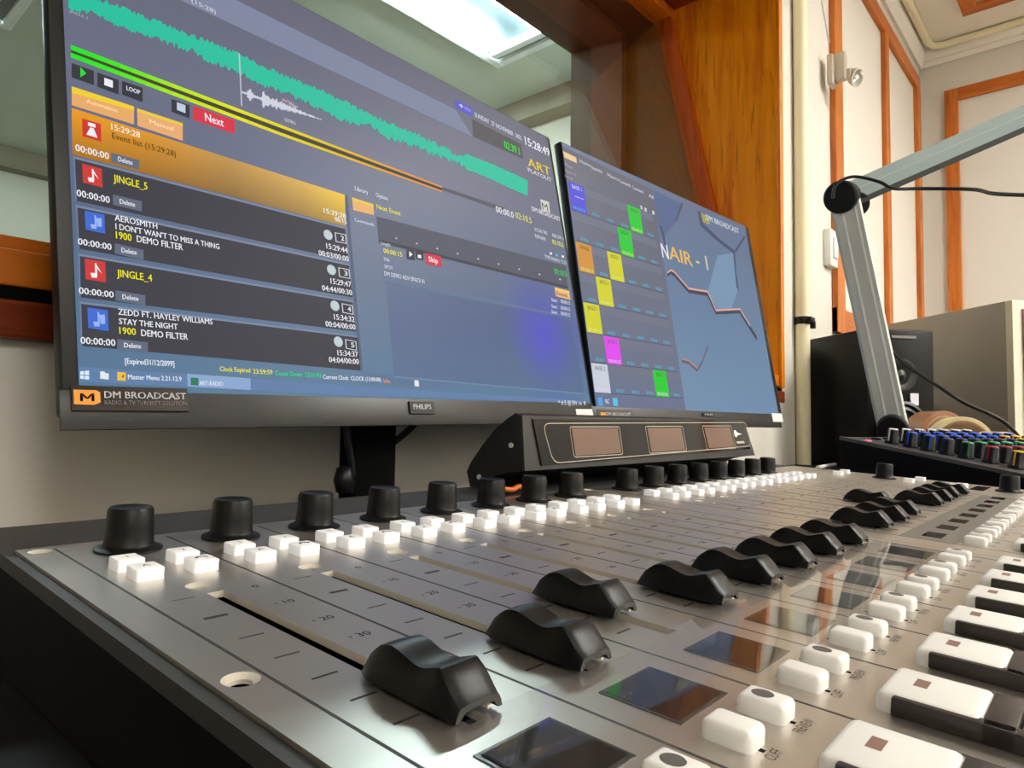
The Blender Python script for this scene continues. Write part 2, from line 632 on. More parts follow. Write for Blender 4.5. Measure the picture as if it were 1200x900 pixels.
# wall pipe with clamp
t = thing('wall_pipe', 'vertical cream pipe on the white wall beside the window', 'pipe', (1.633, YW - 0.017, ZD))
b = MB()
b.lathe([(0.0165, 0), (0.0165, 1.56)], M_cream, n=24)
b.build('pipe', t, smooth=40)
b = MB()
b.lathe([(0.0166, 0.335), (0.0185, 0.335), (0.0185, 0.353), (0.0166, 0.353)], M_black, n=24)
b.box(-0.02, 0.012, -0.026, -0.017, 0.338, 0.351, M_black, bev=0.002)
b.box(0.014, 0.024, -0.024, -0.012, 0.326, 0.344, M_black, bev=0.002)
b.build('clamp', t, smooth=40)

# spotlight on the stile
M_spot = mat('spot_housing', rgb(196, 186, 170), rough=0.4, metal=0.2)
t = thing('spotlight', 'small beige wall spotlight screwed to the wooden stile', 'spotlight', (1.87, yt, 1.006))
t.scale = (0.55, 0.55, 0.75)
b = MB()
b.box(-0.055, 0.03, -0.028, 0.0, -0.05, 0.06, M_spot, bev=0.006)
b.build('mounting_plate', t, smooth=30)
b = MB()
b.box(-0.025, 0.02, -0.075, -0.02, -0.035, 0.065, M_spot, bev=0.004)
b.build('housing', t, smooth=30)
b = MB()
b.box(0.0, 0.02, -0.095, -0.065, -0.03, 0.005, M_spot, bev=0.003)
b.build('arm', t)
M_lens = mat('lamp_lens', rgb(228, 232, 230), rough=0.12, metal=0.6)
b = MB()
b.lathe([(0.012, 0.045), (0.028, 0.04), (0.034, 0.01), (0.034, 0.0), (0.029, 0.0)], M_spot, n=20, cap=False)
b.lathe([(0.029, 0.001), (0.02, 0.014), (0.006, 0.022), (0.0, 0.022)], M_lens, n=20, cap=False)
b.lathe([(0.0, 0.002), (0.008, 0.004), (0.009, 0.014), (0.004, 0.021)], mat('lamp_bulb', rgb(250, 250, 246), rough=0.2), n=14, cap=False)
hd = b.build('lamp_head', t, smooth=40, M=frame(Vector((0.03, -0.12, -0.03)), *look_axes(Vector((0.45, 0.75, 0.45)))))
b = MB()
b.tube(spline([(1.915, YW - 0.003, 1.12), (1.85, YW - 0.003, 1.22), (1.78, YW - 0.003, 1.32), (1.66, YW - 0.003, 1.5)], 6), 0.002, M_white, n=6)
tag(b.build('spotlight_wire', smooth=60), 'thin white wire running up the wall from the spotlight', 'wire')
t = thing('wall_switch', 'small white rocker switch box beside the wooden stile', 'switch', (1.885, YW, 0.53))
b = MB()
b.box(-0.034, 0.03, -0.02, 0.0, -0.05, 0.05, M_white, bev=0.004)
b.build('box', t, smooth=30)
b = MB()
b.box(-0.018, 0.015, -0.025, -0.018, -0.028, 0.028, M_white, bev=0.002)
b.build('rocker', t)

# ------------------------------------------------------------------ desk
t = thing('desk', 'long black laminate studio desk against the window wall', 'desk', (0.6, -0.2, ZF))
Md = Matrix.Translation((-0.6, 0.2, -ZF))
b = MB()
b.box(-1.6, 2.75, -0.75, YW - 0.0015, ZD - 0.03, ZD, M_desk, bev=0.002)
b.build('desk_top', t, M=Md)
for x in (-1.5, 0.6, 2.6):
    b = MB()
    b.box(x, x + 0.03, -0.65, 0.2, ZF, ZD - 0.03, M_desk)
    b.build('leg_panel', t, M=Md)

# ------------------------------------------------------------------ mixing console (lengths in channels)
OFF = Vector((10, -4, -1.0)) * P
RXM = Matrix.Rotation(TILT, 4, 'X')
con = thing('mixing_console', 'wide grey broadcast mixing console with black faders and white buttons', 'mixer console',
            loc=RXM @ OFF, rx=TILT)
MC = Matrix.Translation(-OFF) @ Matrix.Scale(P, 4)
RXI = RXM.inverted()


def loc_z(x, y, zw):
    """console height (channels) of the world height zw above console point x, y"""
    return (zw - y * P * math.sin(TILT)) / math.cos(TILT) / P


M_plate = mat('satin_grey_panel', rgb(208, 203, 195), rough=0.34, metal=0.9, spec=0.5, bump=0.02, bscale=1500)
M_slotw = mat('slot_edge', rgb(205, 198, 184), rough=0.5)
M_frame = mat('dark_grey_chassis', rgb(58, 58, 58), rough=0.55, bump=0.05, bscale=1200)
M_side = mat('black_side_cheek', rgb(13, 13, 14), rough=0.7, spec=0.12)
M_print = mat('panel_print', rgb(56, 55, 53), rough=0.6)
M_printl = mat('panel_print_faint', rgb(104, 102, 98), rough=0.6)
M_knob = mat('knob_plastic', rgb(10, 10, 11), rough=0.42, spec=0.3, bump=0.03, bscale=1500)
M_fader = mat('fader_plastic', rgb(10, 10, 11), rough=0.38, spec=0.28, bump=0.03, bscale=1200)
M_keyb = mat('backlit_key', rgb(240, 240, 240), rough=0.4, emit=(1, 1, 1, 1), estr=0.16)
M_key = mat('white_key', rgb(240, 238, 234), rough=0.4, emit=(1, 1, 1, 1), estr=0.03)
M_keyp = mat('key_print', rgb(92, 88, 84), rough=0.6)
M_onp = mat('on_key_print', rgb(140, 104, 92), rough=0.6)
M_disp = mat('display_glass', rgb(6, 6, 7), rough=0.04, spec=0.5)
M_dispb = mat('display_bezel', rgb(52, 52, 52), rough=0.25)
M_strip = mat('display_strip', rgb(128, 128, 124), rough=0.3, metal=0.2)
M_brown = mat('key_guard', rgb(48, 42, 40), rough=0.4)

ledge = lambda y: 0.130
XE, YBK, YFR = 20.2, 1.80, -8.7
# chassis: back flange, side frame, bed, cheeks
b = MB()
b.prism([(ledge(YBK) - 0.0, YBK, -0.03), (XE + 0.2, YBK, -0.03), (XE + 0.2, 0.52, -0.03), (ledge(0.52), 0.52, -0.03)], (0, 0, -0.12), M_frame)
b.build('back_flange', con, M=MC)
b = MB()
b.prism([(ledge(0.52), 0.52, -0.03), (0.215, 0.52, -0.03), (0.215, YFR, -0.03), (ledge(YFR), YFR, -0.03)], (0, 0, -0.12), M_frame)
b.build('side_frame', con, M=MC)
b = MB()
b.box(0.3, XE, YFR, 0.52, -0.145, -0.125, M_dark)
b.build('bed', con, M=MC)
b = MB()
crn = [(ledge(YBK) + 0.004, YBK), (XE + 0.2, YBK), (XE + 0.2, YFR), (ledge(YFR) + 0.004, YFR)]
top = [(x, y, -0.15) for x, y in crn]
bot = [(x, y, loc_z(x, y, ZD + 0.0006)) for x, y in crn]
b.add(top + bot, [[0, 1, 2, 3], [7, 6, 5, 4]] + [[k, 4 + k, 4 + (k + 1) % 4, (k + 1) % 4] for k in range(4)], M_side)
b.build('chassis', con, M=MC)

MODS = [(0.224, 8.745, [1 + k for k in range(8)], 0.5), (8.762, 17.80, [9.786 + k for k in range(8)], 9.286), (17.82, XE, [], 0)]


def boolean(o, cutter):
    md = o.modifiers.new('cut', 'BOOLEAN')
    md.operation = 'DIFFERENCE'
    md.solver = 'EXACT'
    md.object = cutter
    md.material_mode = 'INDEX'
    bpy.context.view_layer.update()
    dg = bpy.context.evaluated_depsgraph_get()
    me = bpy.data.meshes.new_from_object(o.evaluated_get(dg))
    o.modifiers.clear()
    old = o.data
    o.data = me
    me.name = old.name
    bpy.data.meshes.remove(old)
    cm = cutter.data
    bpy.data.objects.remove(cutter, do_unlink=True)
    bpy.data.meshes.remove(cm)


def put(proto, x, y, parent=con, z=0.0):
    """copy a console part to console point x, y"""
    o = proto.copy()
    COL.objects.link(o)
    o.parent = parent
    o.location = Vector((x, y, z)) * P - OFF
    return o


def proto(mb, name, smooth=None):
    o = mb.build(name, None, smooth=smooth, M=Matrix.Scale(P, 4))
    o.parent = con
    return o


FIRST = {}


def place(pr, x, y, z=0.0):
    if pr.name not in FIRST:
        FIRST[pr.name] = True
        pr.location = Vector((x, y, z)) * P - OFF
        return pr
    return put(pr, x, y, z=z)


# prototypes
b = MB()
b.lathe([(0.29, 0.006), (0.29, 0.022), (0.27, 0.032), (0.225, 0.045), (0.212, 0.07), (0.204, 0.2), (0.195, 0.375), (0.18, 0.40),
         (0.165, 0.402), (0.15, 0.392), (0, 0.388)], M_knob, n=32)
KNOB = proto(b, 'rotary_knob', smooth=50)


def key(wx, ly, h, m, glyph=None, gm=None, bev=0.016):
    q = MB()
    q.box(-wx / 2, wx / 2, -ly / 2, ly / 2, -0.045, h, m, bev=bev, seg=3)
    return q


KEYW, KEYL = 0.215, 0.225
KEYS = []
for gi, gl in enumerate(('1', '2', 'A', '')):
    b = key(KEYW, KEYL, 0.10, M_keyb)
    if gl:
        vs, fs, wd = text_mesh(gl, 0.01)
        b.add([(-wd * .035 + v.x * .07, -.035 + v.y * .07, 0.1026) for v in vs], fs, M_keyp)
    else:
        n = 12
        b.prism([(-.06 * math.cos(math.pi * j / n), -.015 + .06 * math.sin(math.pi * j / n), 0.1026) for j in range(n + 1)]
                + [(.035 * math.cos(math.pi * j / n), -.015 + .035 * math.sin(math.pi * j / n), 0.1026) for j in range(n + 1)], (0, 0, .0004), M_keyp)
    KEYS.append(proto(b, 'channel_button', smooth=45))
b = key(0.20, 0.26, 0.10, M_key, bev=0.035)
CUF = proto(b, 'cue_button', smooth=45)
b = key(0.20, 0.26, 0.10, M_key, bev=0.035)
b.quad([(.055 * math.cos(2 * math.pi * j / 20), .02 + .06 * math.sin(2 * math.pi * j / 20), 0.1008) for j in range(20)], M_keyp)
PRV = proto(b, 'cue_button', smooth=45)


def fader_mb():
    prof = [(0.0, .050), (.04, .098), (.085, .148), (.14, .186), (.20, .222), (.26, .239), (.315, .243), (.38, .234), (.45, .217), (.52, .201), (.575, .194),
            (.63, .199), (.69, .216), (.74, .231), (.785, .243), (.805, .241), (.85, .214), (.90, .175), (.945, .134), (.98, .108), (1.0, .096)]
    WT = [.095, .110, .120, .126, .130, .130, .129, .127, .125, .124, .124, .126, .130, .135, .140, .142, .145, .147, .147, .146, .144]
    L, zb = 0.82, 0.028
    secs = []
    for (t, zt), wt in zip(prof, WT):
        y = L / 2 - t * L
        wb = max(wt + .014, .168 - .05 * max(0, .12 - t) / .12)
        lf = zb if t < .80 else zb + (zt - zb - .016) * min(1, (t - .80) / .1) * .95
        h = zt - zb
        e = min(0.010, h * 0.3)
        conc = .010 if .38 < t < .78 else -.006 if t < .3 else -.014 if t > .83 else 0
        up = [(-wb, zb), (-(wb * .6 + wt * .4), zb + .5 * h), (-wt, zt - e), (-wt * .93, zt), (-wt * .5, zt - conc * .7), (0, zt - conc),
              (wt * .5, zt - conc * .7), (wt * .93, zt), (wt, zt - e), (wb * .6 + wt * .4, zb + .5 * h), (wb, zb)]
        lo = [(wb - .03, zb), (wb * .62, zb + (lf - zb) * .8), (0, lf), (-wb * .62, zb + (lf - zb) * .8), (-(wb - .03), zb)]
        secs.append([(x, y, z) for x, z in up + lo])
    n = len(secs[0])
    q = MB()
    vs = [p for s in secs for p in s]
    fs = [[i * n + k, i * n + (k + 1) % n, (i + 1) * n + (k + 1) % n, (i + 1) * n + k] for i in range(len(secs) - 1) for k in range(n)]
    fs += [list(range(n))[::-1], [(len(secs) - 1) * n + k for k in range(n)]]
    q.add(vs, fs, M_fader)
    return q


FADER = proto(fader_mb(), 'fader_cap', smooth=34)
b = MB()
b.box(-0.045, 0.045, -0.25, 0.25, -0.02, 0.027, M_dark)
b.box(0.075, 0.10, -0.395, -0.30, 0.030, 0.048, M_slotw)
STEM = proto(b, 'fader_stem')
b = MB()
b.box(-0.27, 0.285, -0.255, 0.255, 0.0008, 0.006, M_dispb)
b.box(-0.245, 0.26, -0.23, 0.23, 0.006, 0.010, M_disp)
DISP = proto(b, 'channel_display')
b = MB()
b.box(-0.24, 0.24, -0.12, 0.12, 0.004, 0.010, M_disp)
DISP2 = proto(b, 'narrow_display')
b = MB()
b.lathe([(0.050, -0.085), (0.046, -0.062), (0.03, -0.058), (0.02, -0.075), (0, -0.075)], M_dark, n=16)
SCREW = proto(b, 'screw_head', smooth=40)


def on_key():
    q = MB()
    q.box(-0.27, 0.27, -0.50, 0.0, -0.05, 0.112, M_key, bev=0.045, seg=3)
    return q


ok = on_key()
ok.quad([(-.04, -.21, 0.1126), (.10, -.21, 0.1126), (.10, -.14, 0.1126), (-.04, -.14, 0.1126)], M_onp)
ONK = proto(ok, 'on_button', smooth=45)
b = MB()
b.box(-0.245, 0.225, -0.50, 0, -0.05, 0.105, M_key, bev=0.045, seg=3)
OFFK = proto(b, 'off_button', smooth=45)
b = MB()
b.box(-0.295, -0.20, -1.25, -0.085, 0.001, 0.103, M_brown, bev=0.012)
b.box(-0.295, 0.262, -0.64, -0.495, 0.001, 0.103, M_brown, bev=0.008)
GUARD = proto(b, 'key_guard', smooth=40)

# module plates
DISH, SLW = 0.104, 0.068
for mi, (x0, x1, chs, l0) in enumerate(MODS):
    b = MB()
    b.box(x0, x1, YFR + 0.1, 0.50, -0.052, 0.0, M_plate)
    b.mi(M_slotw)
    pl = b.build('module_plate', con, M=MC)
    cut = MB()
    cut.mi(M_plate)
    cut.mi(M_slotw)
    ds = []
    for cx in chs:
        cut.box(cx - SLW, cx + SLW, -4.60, -1.76, -0.2, 0.1, M_slotw)
        ds.append((cx - 0.02, -1.53))
    if mi == 0:
        ds += [(0.372, -3.39)]
    for cx, cy in ds:
        cut.lathe([(0.064, -0.2), (0.064, -0.026), (DISH, 0.0), (DISH + 0.04, 0.03)], M_slotw, n=28, c=(cx, cy, 0))
    for cx, cy in ([(0.372, 0.33)] if mi == 0 else [(9.02, 0.33)] if mi == 1 else [(18.0, 0.3)]):
        cut.lathe([(0.06, -0.03), (DISH * 0.9, 0.0), (DISH * 0.9, 0.03)], M_slotw, n=28, c=(cx, cy, 0))
    co = cut.build('cut', con, M=MC)
    boolean(pl, co)
    for cx, cy in ds:
        place(SCREW, cx, cy)
    # printed lines, ticks and numbers
    if chs:
        pr = MB()
        z = 0.0006
        for k in range(9):
            lx = l0 + k
            if lx > x1 - 0.1:
                continue
            pr.box(lx - 0.011, lx + 0.011, YFR + 0.1, 0.38, -0.01, z * 1.6, M_print)
        for cx in chs:
            for ty, m, th in ((-1.80, M_printl, .010), (-2.32, M_print, .022), (-2.815, M_print, .009), (-3.24, M_print, .009), (-3.64, M_print, .011), (-4.0, M_print, .011), (-4.35, M_print, .011)):
                pr.quad([(cx - .345, ty - th, z), (cx - .175, ty - th, z), (cx - .175, ty + th, z), (cx - .345, ty + th, z)], m)
            for ty, s in ((-1.84, '0'), (-2.345, '10'), (-2.845, '20'), (-3.27, '30'), (-3.66, '40'), (-4.02, '50')):
                vs, fs, wd = text_mesh(s, 0.02)
                h = 0.075
                pr.add([(cx + .305 - wd * h / 2 + v.x * h, ty + v.y * h, z) for v in vs], fs, M_print)
                if s != '0':
                    pr.quad([(cx + .19, ty + .03, z), (cx + .215, ty + .03, z), (cx + .215, ty + .045, z), (cx + .19, ty + .045, z)], M_print)
            for tx, s in ((cx - .21, 'CUFF'), (cx + .21, 'PREVIEW')):
                vs, fs, wd = text_mesh(s, 0.01)
                wd_t = 0.12 if s == 'CUFF' else 0.2
                pr.add([(tx - wd_t / 2 + v.x * wd_t / wd, -5.80 + v.y * 0.055, z) for v in vs], fs, M_print)
            for dx in (-.215, .205):
                for dy in (-.145, .145):
                    pr.quad([(cx + dx - .018, -5.575 + dy - .014, z), (cx + dx + .018, -5.575 + dy - .014, z), (cx + dx + .018, -5.575 + dy + .014, z), (cx + dx - .018, -5.575 + dy + .014, z)], M_dark)
        pr.build('panel_print', con, M=MC)

# parts on the channels
FP1 = [-4.19, -4.21, -3.79, -4.18, -4.20, -4.20, -4.19, -4.20]
FP2 = [-4.10, -4.11, -4.08, -3.45, -4.10, -4.11, -4.08, -4.11]
for mi, (x0, x1, chs, l0) in enumerate(MODS[:2]):
    for k, cx in enumerate(chs):
        place(KNOB, cx, 0)
        fy = (FP1, FP2)[mi][k]
        place(STEM, cx, fy)
        place(FADER, cx, fy)
        for gi, (dx, dy) in enumerate(((-.26, -.69), (.205, -.69), (-.25, -1.06), (.205, -1.06))):
            place(KEYS[gi], cx + dx, dy)
        place(CUF, cx - .215, -5.575)
        place(PRV, cx + .205, -5.575)
        place(ONK, cx, -5.98)
        place(GUARD, cx, -5.98)
        place(OFFK, cx + 0.02, -6.63)
        if mi == 0:
            place(DISP, cx, -5.075)
        else:
            place(DISP2, cx + 0.02, -5.06)
b = MB()
b.box(9.25, 17.30, -5.40, -4.72, 0.0006, 0.004, M_strip)
b.build('display_strip', con, M=MC)
# third module
for x, y in ((19.08, -2.30), (19.0, -5.05)):
    place(KNOB, x, y)
for x, y in ((18.58, -1.27), (19.45, -1.2), (18.7, -2.96), (19.6, -3.05), (18.4, -4.0), (18.9, -4.1), (18.4, -5.5), (19.6, -5.6), (18.9, -6.2), (19.6, -6.2)):
    place(KEYS[0], x, y)
b = MB()
b.box(18.4, 19.8, -4.6, -4.3, 0.0006, 0.006, M_disp)
b.build('narrow_display', con, M=MC)

# protective film over the first module's displays
M_film = clear('clear_film', tint=(0.97, 0.97, 0.97, 1), refl=0.9, rough=0.02, ior=1.45, haze=0.03)
NX, NY = 90, 16
vs = []
for j in range(NY + 1):
    for i in range(NX + 1):
        u, v = i / NX, j / NY
        x = 0.76 + u * 7.7
        y = -4.60 - v * 0.84 + 0.05 * math.sin(u * 23) * (1 - v) * (0.6 if v < .05 else .2)
        z = 0.0165 + 0.0012 * math.sin(u * 31 + v * 3) * math.sin(v * 5 + u * 9) + 0.0006 * math.sin(u * 47 + 2 * v)
        if v == 0:
            z += 0.004 * abs(math.sin(u * 40))
        vs.append(Vector((x, y, max(z, 0.013))))
fs = [[j * (NX + 1) + i, j * (NX + 1) + i + 1, (j + 1) * (NX + 1) + i + 1, (j + 1) * (NX + 1) + i] for j in range(NY) for i in range(NX)]
film = MB().add([RXM @ (q * P) for q in vs], fs, M_film).build('plastic_film', smooth=60)
tag(film, 'clear wrinkled protective film lying over the console displays', 'plastic film')

# ------------------------------------------------------------------ meter bridge
M_mb = mat('bridge_metal', rgb(13, 13, 13), rough=0.5, bump=0.05, bscale=900)
M_mbl = mat('bridge_edge', rgb(44, 44, 43), rough=0.45)
M_mbg = mat('bridge_glass', rgb(5, 4, 4), rough=0.06, spec=0.25)
M_mbs = mat('bridge_screen_reflection', rgb(112, 84, 72), rough=0.15, spec=0.5)  # brown of the reflected room put into the screen colour
M_mbp = mat('bridge_line', rgb(186, 176, 160), rough=0.5)
X0 = 0.2946
mbr = thing('meter_bridge', 'low black meter bridge with three small screens tinted with a brown reflection on the console back', 'meter bridge', (0.48, 0.055, 0.0))
MM = Matrix.Translation((-0.48, -0.055, 0.0))
xr = lambda z: 0.689 - (z - 0.017) * 0.6
side = [(0.0218, 0.0169), (0.0247, 0.0545), (0.0285, 0.0562), (0.036, 0.0525), (0.048, 0.0445), (0.060, 0.033), (0.071, 0.0205), (0.075, 0.0135),
        (0.0715, 0.0029), (0.063, 0.0034), (0.056, 0.0080), (0.047, 0.0122), (0.036, 0.0150)]
b = MB()
n = len(side)
vs = [(X0, y, z) for y, z in side] + [(xr(z), y, z) for y, z in side]
b.add(vs, [list(range(n)), [n + k for k in range(n)][::-1]] + [[k, (k + 1) % n, n + (k + 1) % n, n + k] for k in range(n)], M_mb)
b.build('housing', mbr, M=MM)
fb, ft = Vector((X0, 0.0218, 0.0169)), Vector((X0, 0.0247, 0.0545))
vv = (ft - fb).normalized()
nn = Vector((1, 0, 0)).cross(vv).normalized()
if nn.y > 0:
    nn = -nn


def br(x, s, off):
    """point on the bridge front: x along, s up the slope (0..1)"""
    return Vector((x, fb.y, fb.z)) + vv * (s * (ft - fb).length) + nn * off


def brpx(x, y, off=0.0):
    return on_plane(x, y, fb, nn) + nn * off


def slab(mb, pts, th, m):
    return mb.prism([q for q in pts], nn * th, m)


b = MB()
slab(b, [br(X0, 0.0, 0), br(xr(.017), 0.0, 0), br(xr(.0545), 1.0, 0), br(X0, 1.0, 0)], 0.002, M_mbl)
b.build('front_frame', mbr, M=MM)
b = MB()
slab(b, [brpx(631, 546, .002), brpx(876, 526, .002), brpx(867, 493, .002), brpx(620.5, 491.5, .002)], 0.0012, M_mbg)
fp = b.build('front_glass', mbr, M=MM)


def ring(mb, px, wpx, off, m, rr=0.004):
    """rounded outline along four pixel corners given as points"""
    c = [brpx(x, y, off) for x, y in px]
    pts = []
    for i in range(4):
        p0, p1, p2 = c[i - 1], c[i], c[(i + 1) % 4]
        a = p1 + (p0 - p1).normalized() * rr
        d = p1 + (p2 - p1).normalized() * rr
        for k in range(5):
            t = k / 4
            pts.append(a.lerp(p1, t).lerp(p1.lerp(d, t), t))
    cen = sum(pts, Vector()) / len(pts)
    N = len(pts)
    inn = []
    for i, q in enumerate(pts):
        tg = (pts[(i + 1) % N] - pts[i - 1]).normalized()
        s = tg.cross(nn)
        if s.dot(cen - q) < 0:
            s = -s
        inn.append(q + s * wpx)
    mb.add(pts + inn, [[i, (i + 1) % N, N + (i + 1) % N, N + i] for i in range(N)], m)


b = MB()
ring(b, [(644, 543.5), (877, 523), (871, 495), (631, 496)], 0.0006, .0034, M_mbp, rr=0.008)
b.build('border_line', mbr, M=MM)
for px in ([(665, 502), (719.5, 502), (724, 531), (670, 534.5)], [(754, 501.5), (794, 501.5), (799, 527), (759, 530)], [(821, 501), (851, 501), (857, 523.5), (827, 525.5)]):
    b = MB()
    slab(b, [brpx(x, y, .0032) for x, y in px], 0.0005, M_mbs)
    s = b.build('meter_screen', mbr, M=MM)
    b = MB()
    ring(b, [(px[3][0] - 2, px[3][1] + 2), (px[2][0] + 2, px[2][1] + 2), (px[1][0] + 2, px[1][1] - 2), (px[0][0] - 2.5, px[0][1] - 2)], 0.0006, .0036, M_mbp, rr=0.003)
    b.build('screen_outline', s, M=MM)
b = MB()
b.quad([brpx(x, y, .0036) for x, y in ((856, 505), (858, 504), (860, 507), (866, 509), (861, 510), (859, 513), (857, 511))], M_white)
b.quad([brpx(x, y, .0036) for x, y in ((859, 517.5), (868, 517), (869, 519.5), (860, 520))], M_mbp)
b.build('logo', mbr, M=MM)
for y, z in ((0.032, 0.034), (0.062, 0.0105)):
    b = MB()
    b.lathe([(0.0018, 0), (0.0018, 0.001), (0.001, 0.0014), (0, 0.0014)], M_alu, n=12, axis='x')
    b.build('side_screw', mbr, smooth=40, M=MM @ Matrix.Translation((X0 - 0.0012, y, z)))
b = MB()
M_orange = mat('orange_wire', rgb(220, 110, 30), rough=0.5)
b.tube(spline([(0.272, 0.026, 0.0035), (0.280, 0.030, 0.0055), (0.290, 0.027, 0.0042), (0.300, 0.030, 0.0055), (0.312, 0.028, 0.0045)], 6), 0.0018, M_orange, n=8)
tag(b.build('orange_wire', smooth=60), 'short orange wire lying on the console back below the meter bridge', 'wire')


# ------------------------------------------------------------------ monitors
M_case = mat('monitor_plastic', rgb(22, 22, 23), rough=0.42, spec=0.35)
M_bez = mat('monitor_bezel', rgb(46, 45, 46), rough=0.38, spec=0.4)
M_sticker = mat('white_sticker', rgb(236, 236, 234), rough=0.5)
M_badge = mat('silver_print', rgb(206, 208, 210), rough=0.4)
M_logo_o = mat('orange_print', rgb(236, 150, 26), rough=0.45)


class Monitor:
    def __init__(self, name, label, BL, u, v, W, H):
        self.u = Vector(u).normalized()
        v = Vector(v)
        self.v = (v - self.u * v.dot(self.u)).normalized()
        self.n = self.u.cross(self.v).normalized()      # towards the viewer
        self.BL, self.W, self.H = Vector(BL), W, H
        self.M = frame(self.BL, self.u, self.v, self.n)
        self.t = thing(name, label, 'monitor', M=self.M)
        self.layer = 0.0012
        self.lim = (0, W, 0, H)

    def uv(self, x, y):
        q = on_plane(x, y, self.BL, self.n) - self.BL
        return q.dot(self.u), q.dot(self.v)

    def poly(self, mb, px, m, dz=0.0):
        a0, a1, b0, b1 = self.lim
        pts = [self.uv(x, y) for x, y in px]
        mb.quad([(min(max(a, a0), a1), min(max(b_, b0), b1), self.layer + dz) for a, b_ in pts], m)

    def fill(self, mb, a, d, m, dz=0.0):
        """upright rectangle on the screen between two pixel corners"""
        (u0, v0), (u1, v1) = self.uv(*a), self.uv(*d)
        z = self.layer + dz
        mb.quad([(u0, v0, z), (u1, v0, z), (u1, v1, z), (u0, v1, z)], m)

    def text(self, mb, s, a, d, h, m, dz=0.0006, bold=0.012):
        """lettering whose baseline runs from pixel a towards pixel d, cap height h pixels at a"""
        (u0, v0), (u1, _) = self.uv(*a), self.uv(*d)
        hh = self.uv(a[0], a[1] - h)[1] - v0
        vs, fs, wd = text_mesh(s, bold)
        mb.append(MB().add([(u0 + q.x * (u1 - u0) / wd, v0 + q.y * hh, self.layer + dz) for q in vs], fs, m))


def monitor_shell(mo, scr_px, bez=0.0):
    """casing, bezel and screen; scr_px: TL TR BR BL corners of the lit area"""
    W, H = mo.W, mo.H
    q = MB()
    q.box(0, W, 0, H, -0.012, 0.0, M_case, bev=0.0025)
    q.box(0.06, W - 0.06, 0.02, H * 0.7, -0.045, -0.012, M_case, bev=0.012)
    q.build('casing', mo.t, smooth=40)
    c = [mo.uv(*k) for k in scr_px]
    u0 = c[0][0] * .3 + c[3][0] * .7
    u1 = (c[1][0] + c[2][0]) / 2
    v0 = (c[2][1] + c[3][1]) / 2
    v1 = H - 0.003
    mo.lim = (u0, u1, v0, v1)
    q = MB()
    d = 0.0006
    q.box(u0 - 0.010, u1 + 0.004, v0 - 0.0225, v0, 0, d * 3, M_bez, bev=0.0006)
    q.build('lower_bezel', mo.t, smooth=40)
    return u0, u1, v0, v1


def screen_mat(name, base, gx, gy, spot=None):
    """emission colour ramp over the height, with an optional round colour spot"""
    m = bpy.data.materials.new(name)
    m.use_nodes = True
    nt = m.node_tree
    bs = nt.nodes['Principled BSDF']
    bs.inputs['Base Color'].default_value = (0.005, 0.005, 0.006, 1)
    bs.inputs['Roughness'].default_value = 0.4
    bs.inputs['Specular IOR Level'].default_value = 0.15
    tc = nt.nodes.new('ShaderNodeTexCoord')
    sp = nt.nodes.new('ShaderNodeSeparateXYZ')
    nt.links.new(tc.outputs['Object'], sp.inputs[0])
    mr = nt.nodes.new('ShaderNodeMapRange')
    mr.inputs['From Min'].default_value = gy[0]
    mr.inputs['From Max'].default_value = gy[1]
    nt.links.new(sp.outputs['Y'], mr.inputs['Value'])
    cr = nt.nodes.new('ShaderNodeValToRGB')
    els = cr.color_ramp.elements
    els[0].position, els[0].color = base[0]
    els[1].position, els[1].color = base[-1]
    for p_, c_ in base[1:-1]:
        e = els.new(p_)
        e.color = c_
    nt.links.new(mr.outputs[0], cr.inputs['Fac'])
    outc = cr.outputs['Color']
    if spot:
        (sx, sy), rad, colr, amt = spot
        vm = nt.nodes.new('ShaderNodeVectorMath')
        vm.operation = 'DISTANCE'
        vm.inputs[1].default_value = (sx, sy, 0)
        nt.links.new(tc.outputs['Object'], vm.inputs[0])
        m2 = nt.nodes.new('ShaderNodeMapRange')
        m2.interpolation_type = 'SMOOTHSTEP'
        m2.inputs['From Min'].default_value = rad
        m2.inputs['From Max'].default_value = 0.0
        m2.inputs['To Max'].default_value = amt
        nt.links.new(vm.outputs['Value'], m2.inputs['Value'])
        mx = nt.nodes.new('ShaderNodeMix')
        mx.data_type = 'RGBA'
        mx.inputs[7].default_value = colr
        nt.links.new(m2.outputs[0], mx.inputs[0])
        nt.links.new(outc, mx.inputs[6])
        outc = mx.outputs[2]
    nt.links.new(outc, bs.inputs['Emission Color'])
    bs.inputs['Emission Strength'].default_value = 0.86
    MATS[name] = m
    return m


# --- monitor with the playlist
m1 = Monitor('monitor', 'large black monitor showing a radio playlist and teal waveform', (0.0579, 0.1489, 0.0499),
             (0.99906, 0.04023, 0.01634), (-0.01326, 0.18635, 0.98239), 0.5405, 0.3487)
m1.u = Vector((0.99906, 0.04023, 0.01634)).normalized()
b = MB()
b.prism([(0.006, -0.0002, -0.002), (0.20, -0.0002, -0.002), (0.188, -0.005, -0.003), (0.012, -0.005, -0.003)], (0, 0, -0.008), M_case)
b.build('lower_lip', m1.t)
u0, u1, v0, v1 = monitor_shell(m1, [(76.5, -140), (645.5, 163.5), (687, 477.5), (86.7, 448)])
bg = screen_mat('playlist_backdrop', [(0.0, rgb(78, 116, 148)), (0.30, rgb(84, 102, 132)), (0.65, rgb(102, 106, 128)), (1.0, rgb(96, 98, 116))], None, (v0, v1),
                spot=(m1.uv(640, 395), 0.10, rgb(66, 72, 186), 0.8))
b = MB()
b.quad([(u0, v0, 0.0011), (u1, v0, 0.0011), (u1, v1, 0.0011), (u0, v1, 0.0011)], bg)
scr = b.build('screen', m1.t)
g = MB()
tx = []
W_ = glow(236, 238, 244)
Y_ = glow(236, 230, 20)
